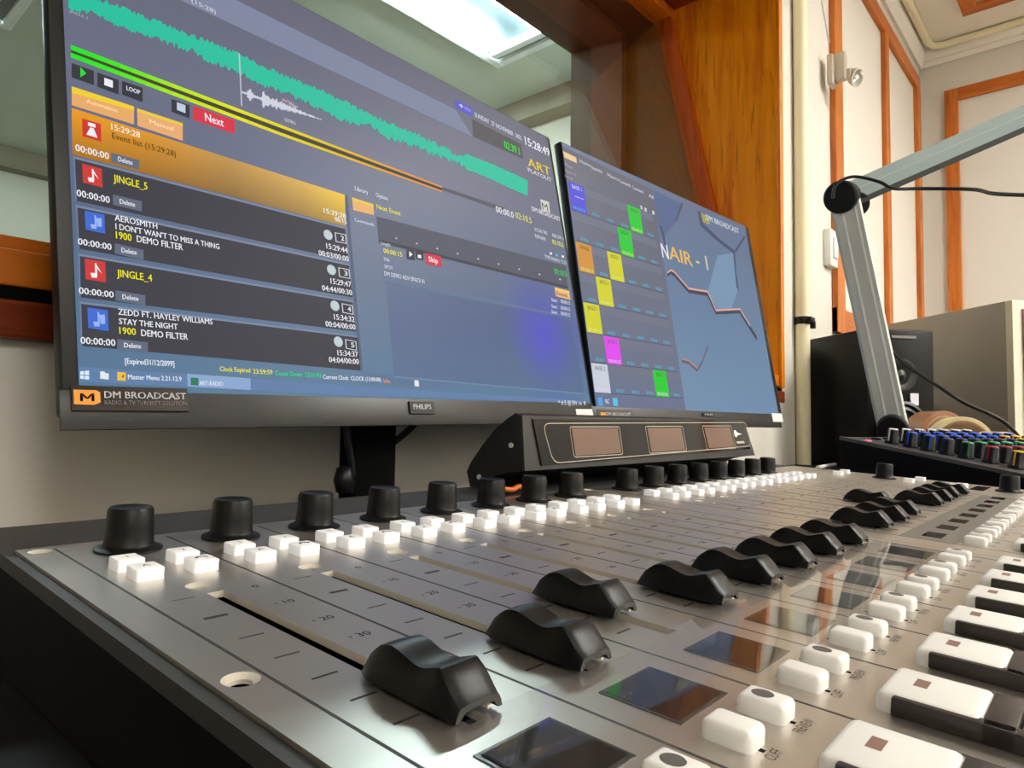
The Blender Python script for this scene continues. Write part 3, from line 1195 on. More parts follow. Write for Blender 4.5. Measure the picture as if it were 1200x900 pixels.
DK = glow(52, 54, 66)
SEP = glow(104, 122, 156)
# band under the title
(_, bt), (_, bb), (br_, _), (bq_, _) = m1.uv(360, 43), m1.uv(360, 71), m1.uv(532, 124), m1.uv(553, 160)
g.quad([(u0, bb, m1.layer + .0001), (bq_, bb, m1.layer + .0001), (br_, bt, m1.layer + .0001), (u0, bt, m1.layer + .0001)], glow(124, 132, 158))
m1.poly(g, [(552, 140), (610, 170), (612, 187), (553.5, 160.5)], glow(84, 82, 84), .0002)
m1.text(tx, '02:39.1', (590, 174), (608, 182), 8, glow(40, 225, 60))
m1.poly(g, [(532, 117), (552, 127.5), (553, 137.5), (533, 127)], glow(86, 84, 206), .0002)
m1.text(tx, '+', (537, 127), (542, 129), 6, W_)
m1.text(tx, 'DEMO', (543, 129), (551, 133), 3.5, glow(170, 170, 230))
m1.text(tx, 'SUNDAY  27 NOVEMBER  2022', (555, 137.5), (610, 163.5), 5, glow(214, 214, 224))
m1.text(tx, '15:28:49', (614.5, 170), (643, 182), 9, glow(240, 240, 248), bold=.02)
m1.text(tx, 'ART', (617.5, 195), (644, 205.5), 9.5, glow(226, 196, 60), bold=.03)
m1.text(tx, 'PLAYOUT', (617.5, 201.8), (645, 212.8), 4.6, glow(214, 216, 226), bold=.02)
m1.text(tx, 'On air (15:28)', (190, -11), (251, 6), 5, glow(200, 200, 212))
# waveform
env = [(79, -12, 14), (100, -6, 16), (108, 0, 16), (130, 6, 28), (160, 18, 40), (180, 26, 46), (218, 41, 60), (222, 43, 58), (240, 48, 72), (258, 56, 78), (277, 64, 85), (300, 76, 98), (330, 89, 108),
       (360, 102, 121), (385, 112, 136), (410, 124, 145), (432, 137, 148), (434, 135, 149), (455, 146, 163), (485, 157, 173), (515, 172, 184), (541, 186, 194), (545, 181, 199), (570, 191, 209), (600, 204, 223), (617, 212, 230)]
TEAL = glow(28, 190, 158)
N = 330
prev = None
up, lo = [], []
for i in range(N + 1):
    x = 79 + (617 - 79) * i / N
    for k in range(len(env) - 1):
        if env[k][0] <= x <= env[k + 1][0]:
            t = (x - env[k][0]) / (env[k + 1][0] - env[k][0])
            ya = env[k][1] + t * (env[k + 1][1] - env[k][1])
            yb = env[k][2] + t * (env[k + 1][2] - env[k][2])
            break
    j = 3.2 if x < 543 else 0.5
    up.append((x, ya + random.uniform(-j, j) * .9))
    lo.append((x, yb + random.uniform(-j, j)))
pts = [(*m1.uv(*q), m1.layer + .0004) for q in up] + [(*m1.uv(*q), m1.layer + .0004) for q in lo]
n = N + 1
g.add(pts, [[i, i + 1, n + i + 1, n + i] for i in range(N)], TEAL)
# small white waveform and cue line
m1.poly(g, [(278, 63), (279.5, 64), (282.5, 126), (281, 125.5)], glow(190, 194, 206), .0006)
for i in range(80):
    x = 281 + i * 1.18
    yc = 109 + (x - 281) * 0.345
    a = 1.2 if x < 288 else 7 if x < 294 else 2 if x < 305 else 9 if x < 311 else 5.5 if x < 330 else max(0.5, 4 * (375 - x) / 45)
    a *= random.uniform(.45, 1.2)
    m1.poly(g, [(x, yc - a), (x + 1.3, yc - a), (x + 1.3, yc + a), (x, yc + a)], glow(206, 208, 220), .0005)
m1.text(tx, 'INTRO', (330, 120), (343, 124), 3.5, glow(220, 170, 186))
m1.text(tx, 'START', (338, 126), (348, 130), 4, glow(206, 206, 216))
m1.text(tx, 'OUTRO', (332, 143), (345, 148), 4, glow(206, 206, 216))
m1.text(tx, 'JINGLE_5', (80, 16), (102, 24), 3, glow(160, 168, 176))
# level bars, green over yellow to orange
stops = [(82, (10, 226, 24)), (140, (70, 228, 16)), (200, (170, 228, 10)), (270, (226, 224, 14)), (340, (224, 208, 30)), (420, (222, 176, 40)), (470, (220, 150, 70)), (517, (216, 140, 80))]
lin1 = lambda x: 54 + (x - 82) * (219 - 54) / (517 - 82)
for k in range(len(stops) - 1):
    xa, ca = stops[k]
    xb, cb = stops[k + 1]
    for h in range(4):
        x0_, x1_ = xa + (xb - xa) * h / 4, xa + (xb - xa) * (h + 1) / 4
        c = [int(ca[i] + (cb[i] - ca[i]) * (h + .5) / 4) for i in range(3)]
        th = lambda x: 5.8 - (x - 82) * 3.8 / 435
        gp = lambda x: 9.0 - max(0, x - 330) * 3.9 / 187
        mm = glow(*c)
        m1.poly(g, [(x0_, lin1(x0_)), (x1_, lin1(x1_)), (x1_, lin1(x1_) + th(x1_)), (x0_, lin1(x0_) + th(x0_))], mm, .0003)
        m1.poly(g, [(x0_, lin1(x0_) + th(x0_)), (x1_, lin1(x1_) + th(x1_)), (x1_, lin1(x1_) + gp(x1_)), (x0_, lin1(x0_) + gp(x0_))], glow(58, 56, 40), .0003)
        m1.poly(g, [(x0_, lin1(x0_) + gp(x0_)), (x1_, lin1(x1_) + gp(x1_)), (x1_, lin1(x1_) + gp(x1_) + th(x1_)), (x0_, lin1(x0_) + gp(x0_) + th(x0_))], mm, .0003)
m1.poly(g, [(517, 219.5), (590, 244), (590, 249), (517, 223)], glow(84, 84, 92), .0003)
# transport buttons
BTN = glow(48, 48, 58)
for a in ([(83, 75), (109, 84.5), (109, 101), (83, 92)], [(113, 86), (138, 95), (138, 112), (113, 103)], [(142, 96), (166, 104), (166, 121), (142, 112)], [(200, 117), (221, 124.5), (221, 140), (200, 132)]):
    m1.poly(g, a, BTN, .0002)
m1.poly(g, [(93, 80), (100, 87.5), (93, 92)], glow(20, 220, 40), .0004)
m1.poly(g, [(121, 92.5), (131, 96), (131, 104.5), (121, 101)], W_, .0004)
m1.poly(g, [(206, 121), (216, 124.5), (216, 134), (206, 130)], glow(190, 206, 220), .0004)
m1.text(tx, 'LOOP', (147, 107), (163, 112), 5, W_)
m1.poly(g, [(225, 124.5), (274, 142), (274, 158), (225, 141.5)], glow(214, 44, 66), .0002)
m1.text(tx, 'Next', (239, 142.5), (261, 150), 9, W_, bold=.025)
m1.poly(g, [(83, 103), (156, 126.5), (156, 147), (83, 124.5)], glow(232, 168, 100), .0002)
m1.poly(g, [(83, 102.5), (156, 126), (156, 131), (83, 110)], glow(240, 206, 40), .0003)
m1.poly(g, [(159.5, 128), (213, 145.5), (213, 166), (160, 148.5)], glow(232, 170, 110), .0002)
m1.poly(g, [(159.5, 128), (213, 145.5), (213, 149), (159.5, 132)], glow(236, 200, 60), .0003)
m1.text(tx, 'Automation', (100, 122), (136, 133), 5, glow(250, 220, 180))
m1.text(tx, 'Manual', (174, 146), (202, 154), 5, glow(250, 220, 180))
# highlighted event
def band_mat(name, ua_, ub_, va_, vb_, ramp):
    m = bpy.data.materials.new(name)
    m.use_nodes = True
    nt = m.node_tree
    bs = nt.nodes['Principled BSDF']
    bs.inputs['Base Color'].default_value = (0.005, 0.005, 0.006, 1)
    bs.inputs['Specular IOR Level'].default_value = 0.12
    tc = nt.nodes.new('ShaderNodeTexCoord')
    sp = nt.nodes.new('ShaderNodeSeparateXYZ')
    nt.links.new(tc.outputs['Object'], sp.inputs[0])
    mr = nt.nodes.new('ShaderNodeMapRange')
    mr.inputs['From Min'].default_value, mr.inputs['From Max'].default_value = ua_, ub_
    nt.links.new(sp.outputs['X'], mr.inputs['Value'])
    cr = nt.nodes.new('ShaderNodeValToRGB')
    els = cr.color_ramp.elements
    els[0].position, els[0].color = ramp[0]
    els[1].position, els[1].color = ramp[-1]
    for p_, c_ in ramp[1:-1]:
        els.new(p_).color = c_
    nt.links.new(mr.outputs[0], cr.inputs['Fac'])
    m2_ = nt.nodes.new('ShaderNodeMapRange')
    m2_.inputs['From Min'].default_value, m2_.inputs['From Max'].default_value = va_, vb_
    m2_.inputs['To Min'].default_value, m2_.inputs['To Max'].default_value = 0.47, 0.95
    nt.links.new(sp.outputs['Y'], m2_.inputs['Value'])
    nt.links.new(cr.outputs['Color'], bs.inputs['Emission Color'])
    nt.links.new(m2_.outputs[0], bs.inputs['Emission Strength'])
    return m


(ea, eb), (ec, ed) = m1.uv(83, 182), m1.uv(403.5, 229)
ev = band_mat('event_band', ea, ec, eb, ed, [(0.0, rgb(222, 146, 12)), (0.22, rgb(206, 140, 34)), (0.5, rgb(180, 138, 70)), (0.78, rgb(206, 164, 84)), (1.0, rgb(236, 194, 66))])
m1.poly(g, [(83, 127.5), (403, 229), (404, 266), (84, 182)], ev, .0001)


def icon(px, c, note=True):
    m1.poly(g, px, glow(*c), .0004)
    A, B, D, E = [Vector(q) for q in px]
    P_ = lambda s, t: A.lerp(B, s).lerp(E.lerp(D, s), t)
    wc = W_ if c[0] > 150 else glow(150, 178, 240)
    if note:
        m1.poly(g, [P_(.48, .15), P_(.56, .15), P_(.58, .75), P_(.48, .75)], wc, .0006)
        m1.poly(g, [P_(.25, .66), P_(.56, .62), P_(.56, .85), P_(.30, .88)], wc, .0006)
        m1.poly(g, [P_(.5, .15), P_(.62, .3), P_(.82, .62), P_(.6, .42)], wc, .0006)
        if c[0] < 150:
            m1.poly(g, [P_(.56, .3), P_(.84, .22), P_(.84, .68), P_(.62, .72)], wc, .00055)
    else:
        m1.poly(g, [P_(.3, .12), P_(.7, .12), P_(.7, .32), P_(.3, .32)], wc, .0006)
        m1.poly(g, [P_(.42, .38), P_(.6, .38), P_(.8, .85), P_(.2, .85)], wc, .0006)


icon([(95, 140), (117, 146.5), (117.5, 167.5), (95.5, 161)], (206, 44, 36), False)
m1.text(tx, '15:29:28', (129, 153), (163, 162), 7, glow(250, 236, 214), bold=.02)
m1.text(tx, 'Event list (15:29:28)', (130, 163.5), (205, 184.5), 7, glow(84, 60, 20))
m1.text(tx, '00:00:00', (87, 178), (126.5, 187), 8, W_, bold=.03)


def delete_btn(x, y, w=34, h=12, dy=8):
    m1.poly(g, [(x, y), (x + w, y + dy), (x + w, y + dy + h), (x, y + h)], glow(92, 102, 122), .0004)
    m1.text(tx, 'Delete', (x + 8, y + h * .75 + dy * .22), (x + w - 8, y + h * .75 + dy * .75), 5.5, W_)


delete_btn(129, 180, 33, 11, 9)
# playlist rows
rows = [((84.5, 184), (403, 267), (87, 236), (407, 306)), ((87.5, 241), (407.5, 310), (90, 292), (412, 349)),
        ((90.5, 298), (412, 353), (91.5, 349), (416, 389)), ((92, 354), (417, 394), (93.5, 406), (424, 435))]
for A, B, E, D in rows:
    m1.poly(g, [A, B, D, E], glow(54, 54, 64), .0001)
    m1.poly(g, [A, B, (B[0], B[1] + 2), (A[0], A[1] + 2.6)], glow(120, 132, 160), .0002)
    m1.poly(g, [A, (A[0] + 2, A[1] + .5), (E[0] + 2, E[1]), E], SEP, .0002)
icon([(95, 193), (118, 199), (119, 221), (96, 215)], (206, 52, 44))
m1.text(tx, 'JINGLE_5', (131.5, 214), (171.5, 223.5), 8.5, Y_, bold=.02)
m1.text(tx, '00:00:00', (88.5, 231), (127.5, 239), 8, W_, bold=.03)
delete_btn(131, 229)
icon([(98, 248), (121, 252.5), (122, 275), (99, 270)], (58, 104, 206))
m1.text(tx, 'AEROSMITH', (133, 259.5), (183, 268.5), 7, W_, bold=.02)
m1.text(tx, "I DON'T WAN'T TO MISS A THING", (134, 269.5), (256, 295), 6.8, W_, bold=.02)
m1.text(tx, '1900', (134.5, 280.5), (153, 284), 8.5, Y_, bold=.03)
m1.text(tx, 'DEMO FILTER', (159, 284.5), (213, 294), 7.5, W_, bold=.015)
m1.text(tx, '00:00:00', (90, 287.5), (129.5, 293.5), 7.5, W_, bold=.03)
delete_btn(133, 286)
icon([(98, 304), (122, 308), (123, 332), (99, 328)], (206, 52, 48))
m1.text(tx, 'JINGLE_4', (135.5, 325), (177, 331), 8.5, Y_, bold=.02)
m1.text(tx, '00:00:00', (91, 345), (132, 349), 7.5, W_, bold=.03)
delete_btn(134, 341, 35, 12, 6)
icon([(101, 361), (125, 364.5), (126, 389), (102, 385)], (58, 104, 206))
m1.text(tx, 'ZEDD FT. HAYLEY WILLIAMS', (137, 369.5), (248, 384), 7, W_, bold=.02)
m1.text(tx, 'STAY THE NIGHT', (138, 380.5), (207, 388.5), 6.8, W_, bold=.02)
m1.text(tx, '1900', (138.5, 392), (158, 394), 8, Y_, bold=.03)
m1.text(tx, 'DEMO FILTER', (164, 394.5), (219, 400), 7.5, W_, bold=.015)
m1.text(tx, '00:00:00', (93, 403.5), (134, 406.5), 8, W_, bold=.03)
delete_btn(136, 398, 36, 12, 4)
for k, (x, y, s, t1_, t2_) in enumerate(((377, 250, '', '15:29:28', '00:15'), (379, 282, '2', '15:29:44', '00:03/00:00'), (383, 323, '3', '15:29:47', '04:44/00:30'), (387, 365, '4', '15:34:32', '00:04/00:00'), (391, 407, '5', '15:34:37', '04:04/00:00'))):
    if s:
        uc, vc = m1.uv(x + 4, y - 6)
        g.add([(uc + .0042 * math.cos(2 * math.pi * j / 16), vc + .0042 * math.sin(2 * math.pi * j / 16), m1.layer + .0004) for j in range(16)], [list(range(16))], glow(190, 204, 210))
        m1.poly(g, [(x + 12, y - 9), (x + 25, y - 6.5), (x + 26, y + 4.5), (x + 13, y + 2)], glow(210, 214, 222), .0003)
        m1.poly(g, [(x + 13, y - 8), (x + 24, y - 5.8), (x + 25, y + 3.6), (x + 14, y + 1.4)], glow(50, 50, 60), .0004)
        m1.text(tx, s, (x + 19, y + .5), (x + 23, y + 1.3), 5.5, W_)
    xo = {0: 1, 1: 2, 2: 3, 3: 3, 4: 3}[k]
    m1.text(tx, t1_, (x + xo, y + 10 - (10 if k == 0 else 0)), (x + 27 + k * .1, y + 16 - (10 if k == 0 else 0) - k * .6), 6.3 if k else 5.4, W_)
    m1.text(tx, t2_, (x - 7 if k else x + 14, y + 18 - (8 if k == 0 else 0)), (x + 28 + k * .1, y + 25 - (10 if k == 0 else 0) - k * .6), 6.3 if k else 5.4, W_)
m1.poly(g, [(403, 229), (406, 230), (424, 436), (421, 435.5)], glow(84, 94, 118), .0003)
# status line, task bar
m1.poly(g, [(87.5, 430), (400, 452), (686.5, 470), (687, 477.5), (400, 463), (87, 447.5)], glow(92, 124, 166), .0002)
m1.poly(g, [(218, 438.5), (292, 444), (292.5, 457.5), (218.5, 453.5)], glow(136, 164, 204), .0003)
m1.text(tx, '[Expired31/12/2099]', (145, 427), (203, 432), 6.5, W_)
m1.text(tx, 'Clock Expired', (256, 435.5), (292, 438.5), 5.5, Y_)
m1.text(tx, '23:59:59', (295, 438.5), (318, 440.5), 5.5, Y_)
m1.text(tx, 'Count Down  23:21:93', (321, 440.5), (375, 444.5), 5.5, glow(20, 220, 120))
m1.text(tx, 'Current Clock  CLOCK (13:00:00)', (377, 444.5), (445, 449), 5, W_)
m1.text(tx, 'Idle', (448, 449), (456, 449.6), 4.5, glow(230, 150, 40))
for px in ([(92.5, 436), (97, 435.5), (97, 440), (92.5, 440)], [(98, 435.5), (103, 435), (103, 440.2), (98, 440)], [(92.5, 440.8), (97, 441), (97, 445), (92.5, 444.5)], [(98, 441), (103, 441.2), (103, 445.6), (98, 445.2)]):
    m1.poly(g, px, glow(220, 236, 250), .0005)
m1.poly(g, [(116, 436), (121, 436), (122, 438), (126, 438.3), (126, 445.5), (116, 444.5)], glow(226, 230, 236), .0005)
m1.poly(g, [(136, 436.5), (146, 437.3), (146, 447.3), (136, 446.5)], glow(236, 190, 60), .0005)
m1.poly(g, [(139, 440), (143, 444), (144, 439), (141, 442)], glow(110, 60, 20), .0006)
m1.text(tx, 'Master Menu 2.21.12.9', (148.5, 445), (211.5, 450), 5.5, W_)
m1.poly(g, [(222, 443), (231, 443.7), (231, 452.5), (222, 452)], glow(30, 120, 90), .0005)
m1.text(tx, 'ART-RADIO', (232, 452), (260, 454.3), 5, glow(226, 232, 240))
m1.text(tx, '^ # E @ EN  tx  8', (653, 474.5), (685, 476), 5, glow(226, 232, 240))
# right-hand area
m1.text(tx, 'Library', (414.5, 224), (430, 229), 5, glow(214, 218, 226))
m1.text(tx, 'Option', (439, 231.5), (453, 236), 5, glow(214, 218, 226))
m1.poly(g, [(411, 232), (436, 240), (437, 253), (412.5, 247)], glow(232, 176, 110), .0003)
m1.poly(g, [(411, 232), (436, 240), (436.2, 243), (411.3, 235.5)], glow(238, 198, 70), .0004)
m1.text(tx, 'Next Event', (440, 245.5), (468, 253), 5.5, Y_)
m1.text(tx, 'Commands', (414, 260), (437, 266), 4, glow(214, 218, 226))
m1.poly(g, [(440, 254), (662, 312), (664, 338), (443, 285)], glow(80, 84, 98), .0001)
m1.poly(g, [(443, 281), (664, 336), (664.3, 339), (443.3, 285)], glow(58, 60, 70), .0002)
for i in range(9):
    m1.poly(g, [(462 + i * 24, 279 + i * 6.0), (464 + i * 24, 279.5 + i * 6), (464 + i * 24, 281 + i * 6), (462 + i * 24, 280.5 + i * 6)], glow(200, 204, 210), .0004)
m1.text(tx, 'Length', (445, 287), (456, 290), 3.5, glow(206, 210, 218))
m1.text(tx, '00:00:15', (448, 297), (470, 301.5), 5.5, Y_)
for x in (475, 485.5):
    m1.poly(g, [(x, 293), (x + 9, 295), (x + 9.5, 306), (x + .5, 304)], BTN, .0004)
m1.poly(g, [(478, 295), (482, 299), (478, 302)], W_, .0006)
m1.poly(g, [(488, 299), (492, 299.8), (492, 303.5), (488, 302.8)], W_, .0006)
m1.poly(g, [(497, 297), (515.5, 301), (516.5, 314), (498, 310)], glow(210, 40, 70), .0004)
m1.text(tx, 'Skip', (501, 307), (512, 309.5), 6, W_)
m1.text(tx, 'Title', (448, 306), (455, 307.5), 4, glow(206, 210, 218))
m1.text(tx, 'SPOT', (449, 315), (459, 317), 4, glow(206, 210, 218))
m1.text(tx, 'DM DEMO ADV SPACE 01', (449, 323.5), (496, 333), 5, glow(214, 218, 226))
m1.text(tx, '00:00.0', (580, 249), (601, 255.5), 7, glow(232, 234, 240))
m1.text(tx, '02:10.5', (603, 256), (622, 262), 7, glow(220, 220, 90))
m1.poly(g, [(632, 234), (642, 237), (643.5, 250), (633.5, 247)], glow(206, 206, 196), .0003)
m1.text(tx, 'M', (634.5, 246), (641, 248), 8, glow(60, 56, 50), bold=.01)
m1.text(tx, 'DM BROADCAST', (622, 247.5), (655, 257.5), 5, glow(226, 228, 232), bold=.015)
for a, c_, s in (((625, 271), (640, 275), 'ACTUAL TIME'), ((646, 278), (659, 281), '00:39.1'), ((626, 279), (638, 282), 'REMAIN'), ((637, 303), (662, 309), 'TYPE RADIO 12.23')):
    m1.text(tx, s, a, c_, 4, glow(206, 210, 218))
m1.text(tx, '02:10.5', (646, 286), (659, 289), 5, Y_)
for x, y, c in ((643, 296, W_), (650, 298, glow(60, 180, 240)), (657, 299.5, W_)):
    m1.poly(g, [(x, y), (x + 2.5, y + .6), (x + 2.5, y + 3.2), (x, y + 2.6)], c, .0004)
m1.text(tx, '02:10.5', (648.5, 321), (663, 324), 6, glow(20, 220, 80))
m1.poly(g, [(648.5, 337), (665.5, 341.5), (667.5, 352), (650, 347.5)], glow(232, 180, 120), .0004)
m1.poly(g, [(648.5, 337), (665.5, 341.5), (666, 344), (649, 339.5)], glow(238, 204, 90), .0005)
m1.text(tx, 'Events', (651, 346), (664, 349), 4, glow(110, 80, 40))
for y in (353.5, 361, 367.5):
    m1.text(tx, 'Start', (645, y), (652, y + 1.4), 4, glow(214, 218, 226))
    m1.text(tx, '00:00:15', (656, y + 2), (667, y + 4.2), 4, glow(214, 218, 226))
m1.poly(g, [(449, 326), (666.5, 371), (667, 373), (449, 331)], glow(96, 116, 144), .0001)
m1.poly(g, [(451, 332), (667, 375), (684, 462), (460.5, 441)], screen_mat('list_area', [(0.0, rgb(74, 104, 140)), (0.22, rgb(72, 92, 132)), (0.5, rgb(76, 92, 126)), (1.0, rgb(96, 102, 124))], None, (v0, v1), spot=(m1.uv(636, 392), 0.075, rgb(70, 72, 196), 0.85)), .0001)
m1.poly(g, [(461, 441), (685, 461), (685.3, 463), (461.3, 443)], glow(100, 130, 160), .0002)
m1.poly(g, [(424, 437), (460, 440.5), (537, 447), (538, 456), (462, 452), (426, 449)], glow(86, 112, 146), .00015)
m1.poly(g, [(484, 446), (489, 446.4), (489.5, 453.5), (484.5, 453)], glow(226, 232, 236), .0004)
g.build('screen_graphics', scr)
for q in tx:
    q.build('screen_text', scr)

# badge, stickers, stand
b = MB()
(ua, va), (ub, vb) = m1.uv(81.5, 483), m1.uv(219, 487)
(uc, vc) = m1.uv(81.5, 452.5)
vtop = va + (vc - va)
b.box(ua, ub, va, vtop, 0.0018, 0.0032, mat('sticker_black', rgb(34, 28, 28), rough=0.15, spec=0.6), bev=0.0004)
st = b.build('badge_sticker', m1.t)
q = MB()
hh = vtop - va
q.quad([(ua + .0012, va + .26 * hh, .0034), (ua + .0012 + .010, va + .24 * hh, .0034), (ua + .0145, va + .34 * hh, .0034), (ua + .0145, va + .74 * hh, .0034), (ua + .0125, va + .82 * hh, .0034), (ua + .0012, va + .82 * hh, .0034)], M_logo_o)
for mx_ in ([(0, 0), (.2, 0), (.2, .62), (.0, 1)], [(.8, 0), (1, 0), (1, 1), (.8, .62)], [(0, 1), (.2, 1), (.56, .42), (.44, .30)], [(.8, 1), (1, 1), (.56, .30), (.44, .42)]):
    q.quad([(ua + .0042 + x_ * .0072, va + .38 * hh + y_ * .30 * hh, .0036) for x_, y_ in mx_], M_dark)
vs, fs, wd = text_mesh('DM BROADCAST', 0.02)
lw = ub - ua - .018
q.add([(ua + .0165 + v.x * lw / wd, va + .52 * hh + v.y * .27 * hh, .0036) for v in vs], fs, M_badge)
vs, fs, wd = text_mesh('RADIO & TV TURNKEY SOLUTION', 0.0)
q.add([(ua + .0165 + v.x * lw / wd, va + .26 * hh + v.y * .17 * hh, .0036) for v in vs], fs, mat('grey_print', rgb(120, 110, 110), rough=0.4))
q.build('lettering', st)


def maker_badge(mo, pa, pb, ptop, s):
    (a0, b0), (a1, _), (_, b1) = mo.uv(*pa), mo.uv(*pb), mo.uv(*ptop)
    q = MB()
    q.box(a0, a1, b0, b1, 0.0016, 0.0034, M_case, bev=0.0004)
    o = q.build('maker_badge', mo.t)
    q = MB()
    vs, fs, wd = text_mesh(s, 0.02)
    wv, hv = (a1 - a0) * .72, (b1 - b0) * .40
    q.add([(a0 + (a1 - a0) * .14 + v.x * wv / wd, b0 + (b1 - b0) * .38 + v.y * hv, .0036) for v in vs], fs, M_badge)
    q.build('lettering', o)


maker_badge(m1, (478, 486), (507, 486.5), (478, 471), 'PHILIPS')
b = MB()
(a0, b0), (a1, b1) = m1.uv(674, 487), m1.uv(695.5, 480)
b.box(a0, min(a1, m1.W), b0, b1, 0.0018, 0.0022, M_sticker)
b.build('white_sticker', m1.t)
# column and base of the stand
b = MB()
pc = Vector((0.304, 0.205, 0))
b.box(pc.x - 0.0225, pc.x + 0.0225, pc.y - 0.012, pc.y + 0.012, ZD + 0.008, 0.16, M_dark, bev=0.004)
b.build('stand_column', m1.t, smooth=40, M=m1.M.inverted())
b = MB()
b.box(pc.x - 0.10, pc.x + 0.10, 0.105, 0.285, ZD + 0.0004, ZD + 0.010, M_black, bev=0.003)
b.build('stand_base', m1.t, smooth=40, M=m1.M.inverted())
b = MB()
c1 = [on_plane(x, y, Vector((0, 0.215, 0)), Vector((0, 1, 0))) for x, y in ((390, 492), (391, 515), (395, 540), (396, 560), (392, 575))]
c1 = [q + Vector((0, -0.02, 0)) for q in c1]
b.tube(spline(c1, 5), 0.0032, M_black, n=8)
b.lathe([(0.0, -0.012), (0.006, -0.010), (0.0085, 0), (0.006, 0.010), (0, 0.012)], M_black, n=12, c=tuple(c1[3] + Vector((-0.008, 0, 0.0))))
tag(b.build('monitor_cable', smooth=60), 'black cable with ferrite bead hanging below the playlist monitor', 'cable')
b = MB()
c2 = [on_plane(x, y, Vector((0, 0.225, 0)), Vector((0, 1, 0))) for x, y in ((500, 480), (480, 503), (460, 519), (447, 528))]
b.tube(spline(c2, 5), 0.0035, M_black, n=8)
tag(b.build('power_lead', smooth=60), 'black lead looping from the monitor to its stand column', 'cable')

# --- monitor with the cart wall
u2 = Vector((0.998203, -0.059916, 0.0))
m2 = Monitor('monitor', 'black monitor showing coloured jingle tiles and an on-air graphic', (0.5988, 0.1695, 0.0587),
             u2, (-0.011535, 0.173377, 0.984788), 0.5105, 0.3466)
u0, u1, v0, v1 = monitor_shell(m2, [(656, 170), (872, 267), (912, 484), (699, 479)])
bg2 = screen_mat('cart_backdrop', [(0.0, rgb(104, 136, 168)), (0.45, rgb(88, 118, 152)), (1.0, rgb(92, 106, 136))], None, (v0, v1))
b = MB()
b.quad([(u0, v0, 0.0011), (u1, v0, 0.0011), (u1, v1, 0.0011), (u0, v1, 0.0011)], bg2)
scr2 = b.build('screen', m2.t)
g = MB()
tx = []
# the dark tile panel
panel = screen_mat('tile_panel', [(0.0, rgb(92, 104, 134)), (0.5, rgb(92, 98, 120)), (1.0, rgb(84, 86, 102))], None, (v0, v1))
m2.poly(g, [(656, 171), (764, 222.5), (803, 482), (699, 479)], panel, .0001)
m2.poly(g, [(656, 171), (764, 222.5), (765, 229), (657, 178)], glow(98, 96, 112), .0002)
m2.poly(g, [(658.5, 177.5), (674, 185), (675, 192), (660, 185)], glow(232, 198, 140), .0004)
for i, (x, y, s) in enumerate(((678, 189.5, 'Home'), (692, 197, 'Repetitive'), (711, 206, 'Macro'), (725, 213, 'Commands'), (740, 220.5, 'Command'), (759, 230, 'All'))):
    m2.text(tx, s, (x, y + 1.5), (x + (6 if s == 'All' else 13), y + (4 if s == 'All' else 7.5)), 4, glow(200, 204, 216))
for y, s in ((193, 'Play'), (200, 'Queue all'), (206, 'Loop')):
    m2.text(tx, s, (661, y + 2), (674 - (4 if s != 'Queue all' else 0), y + 7), 3.5, glow(170, 150, 156))
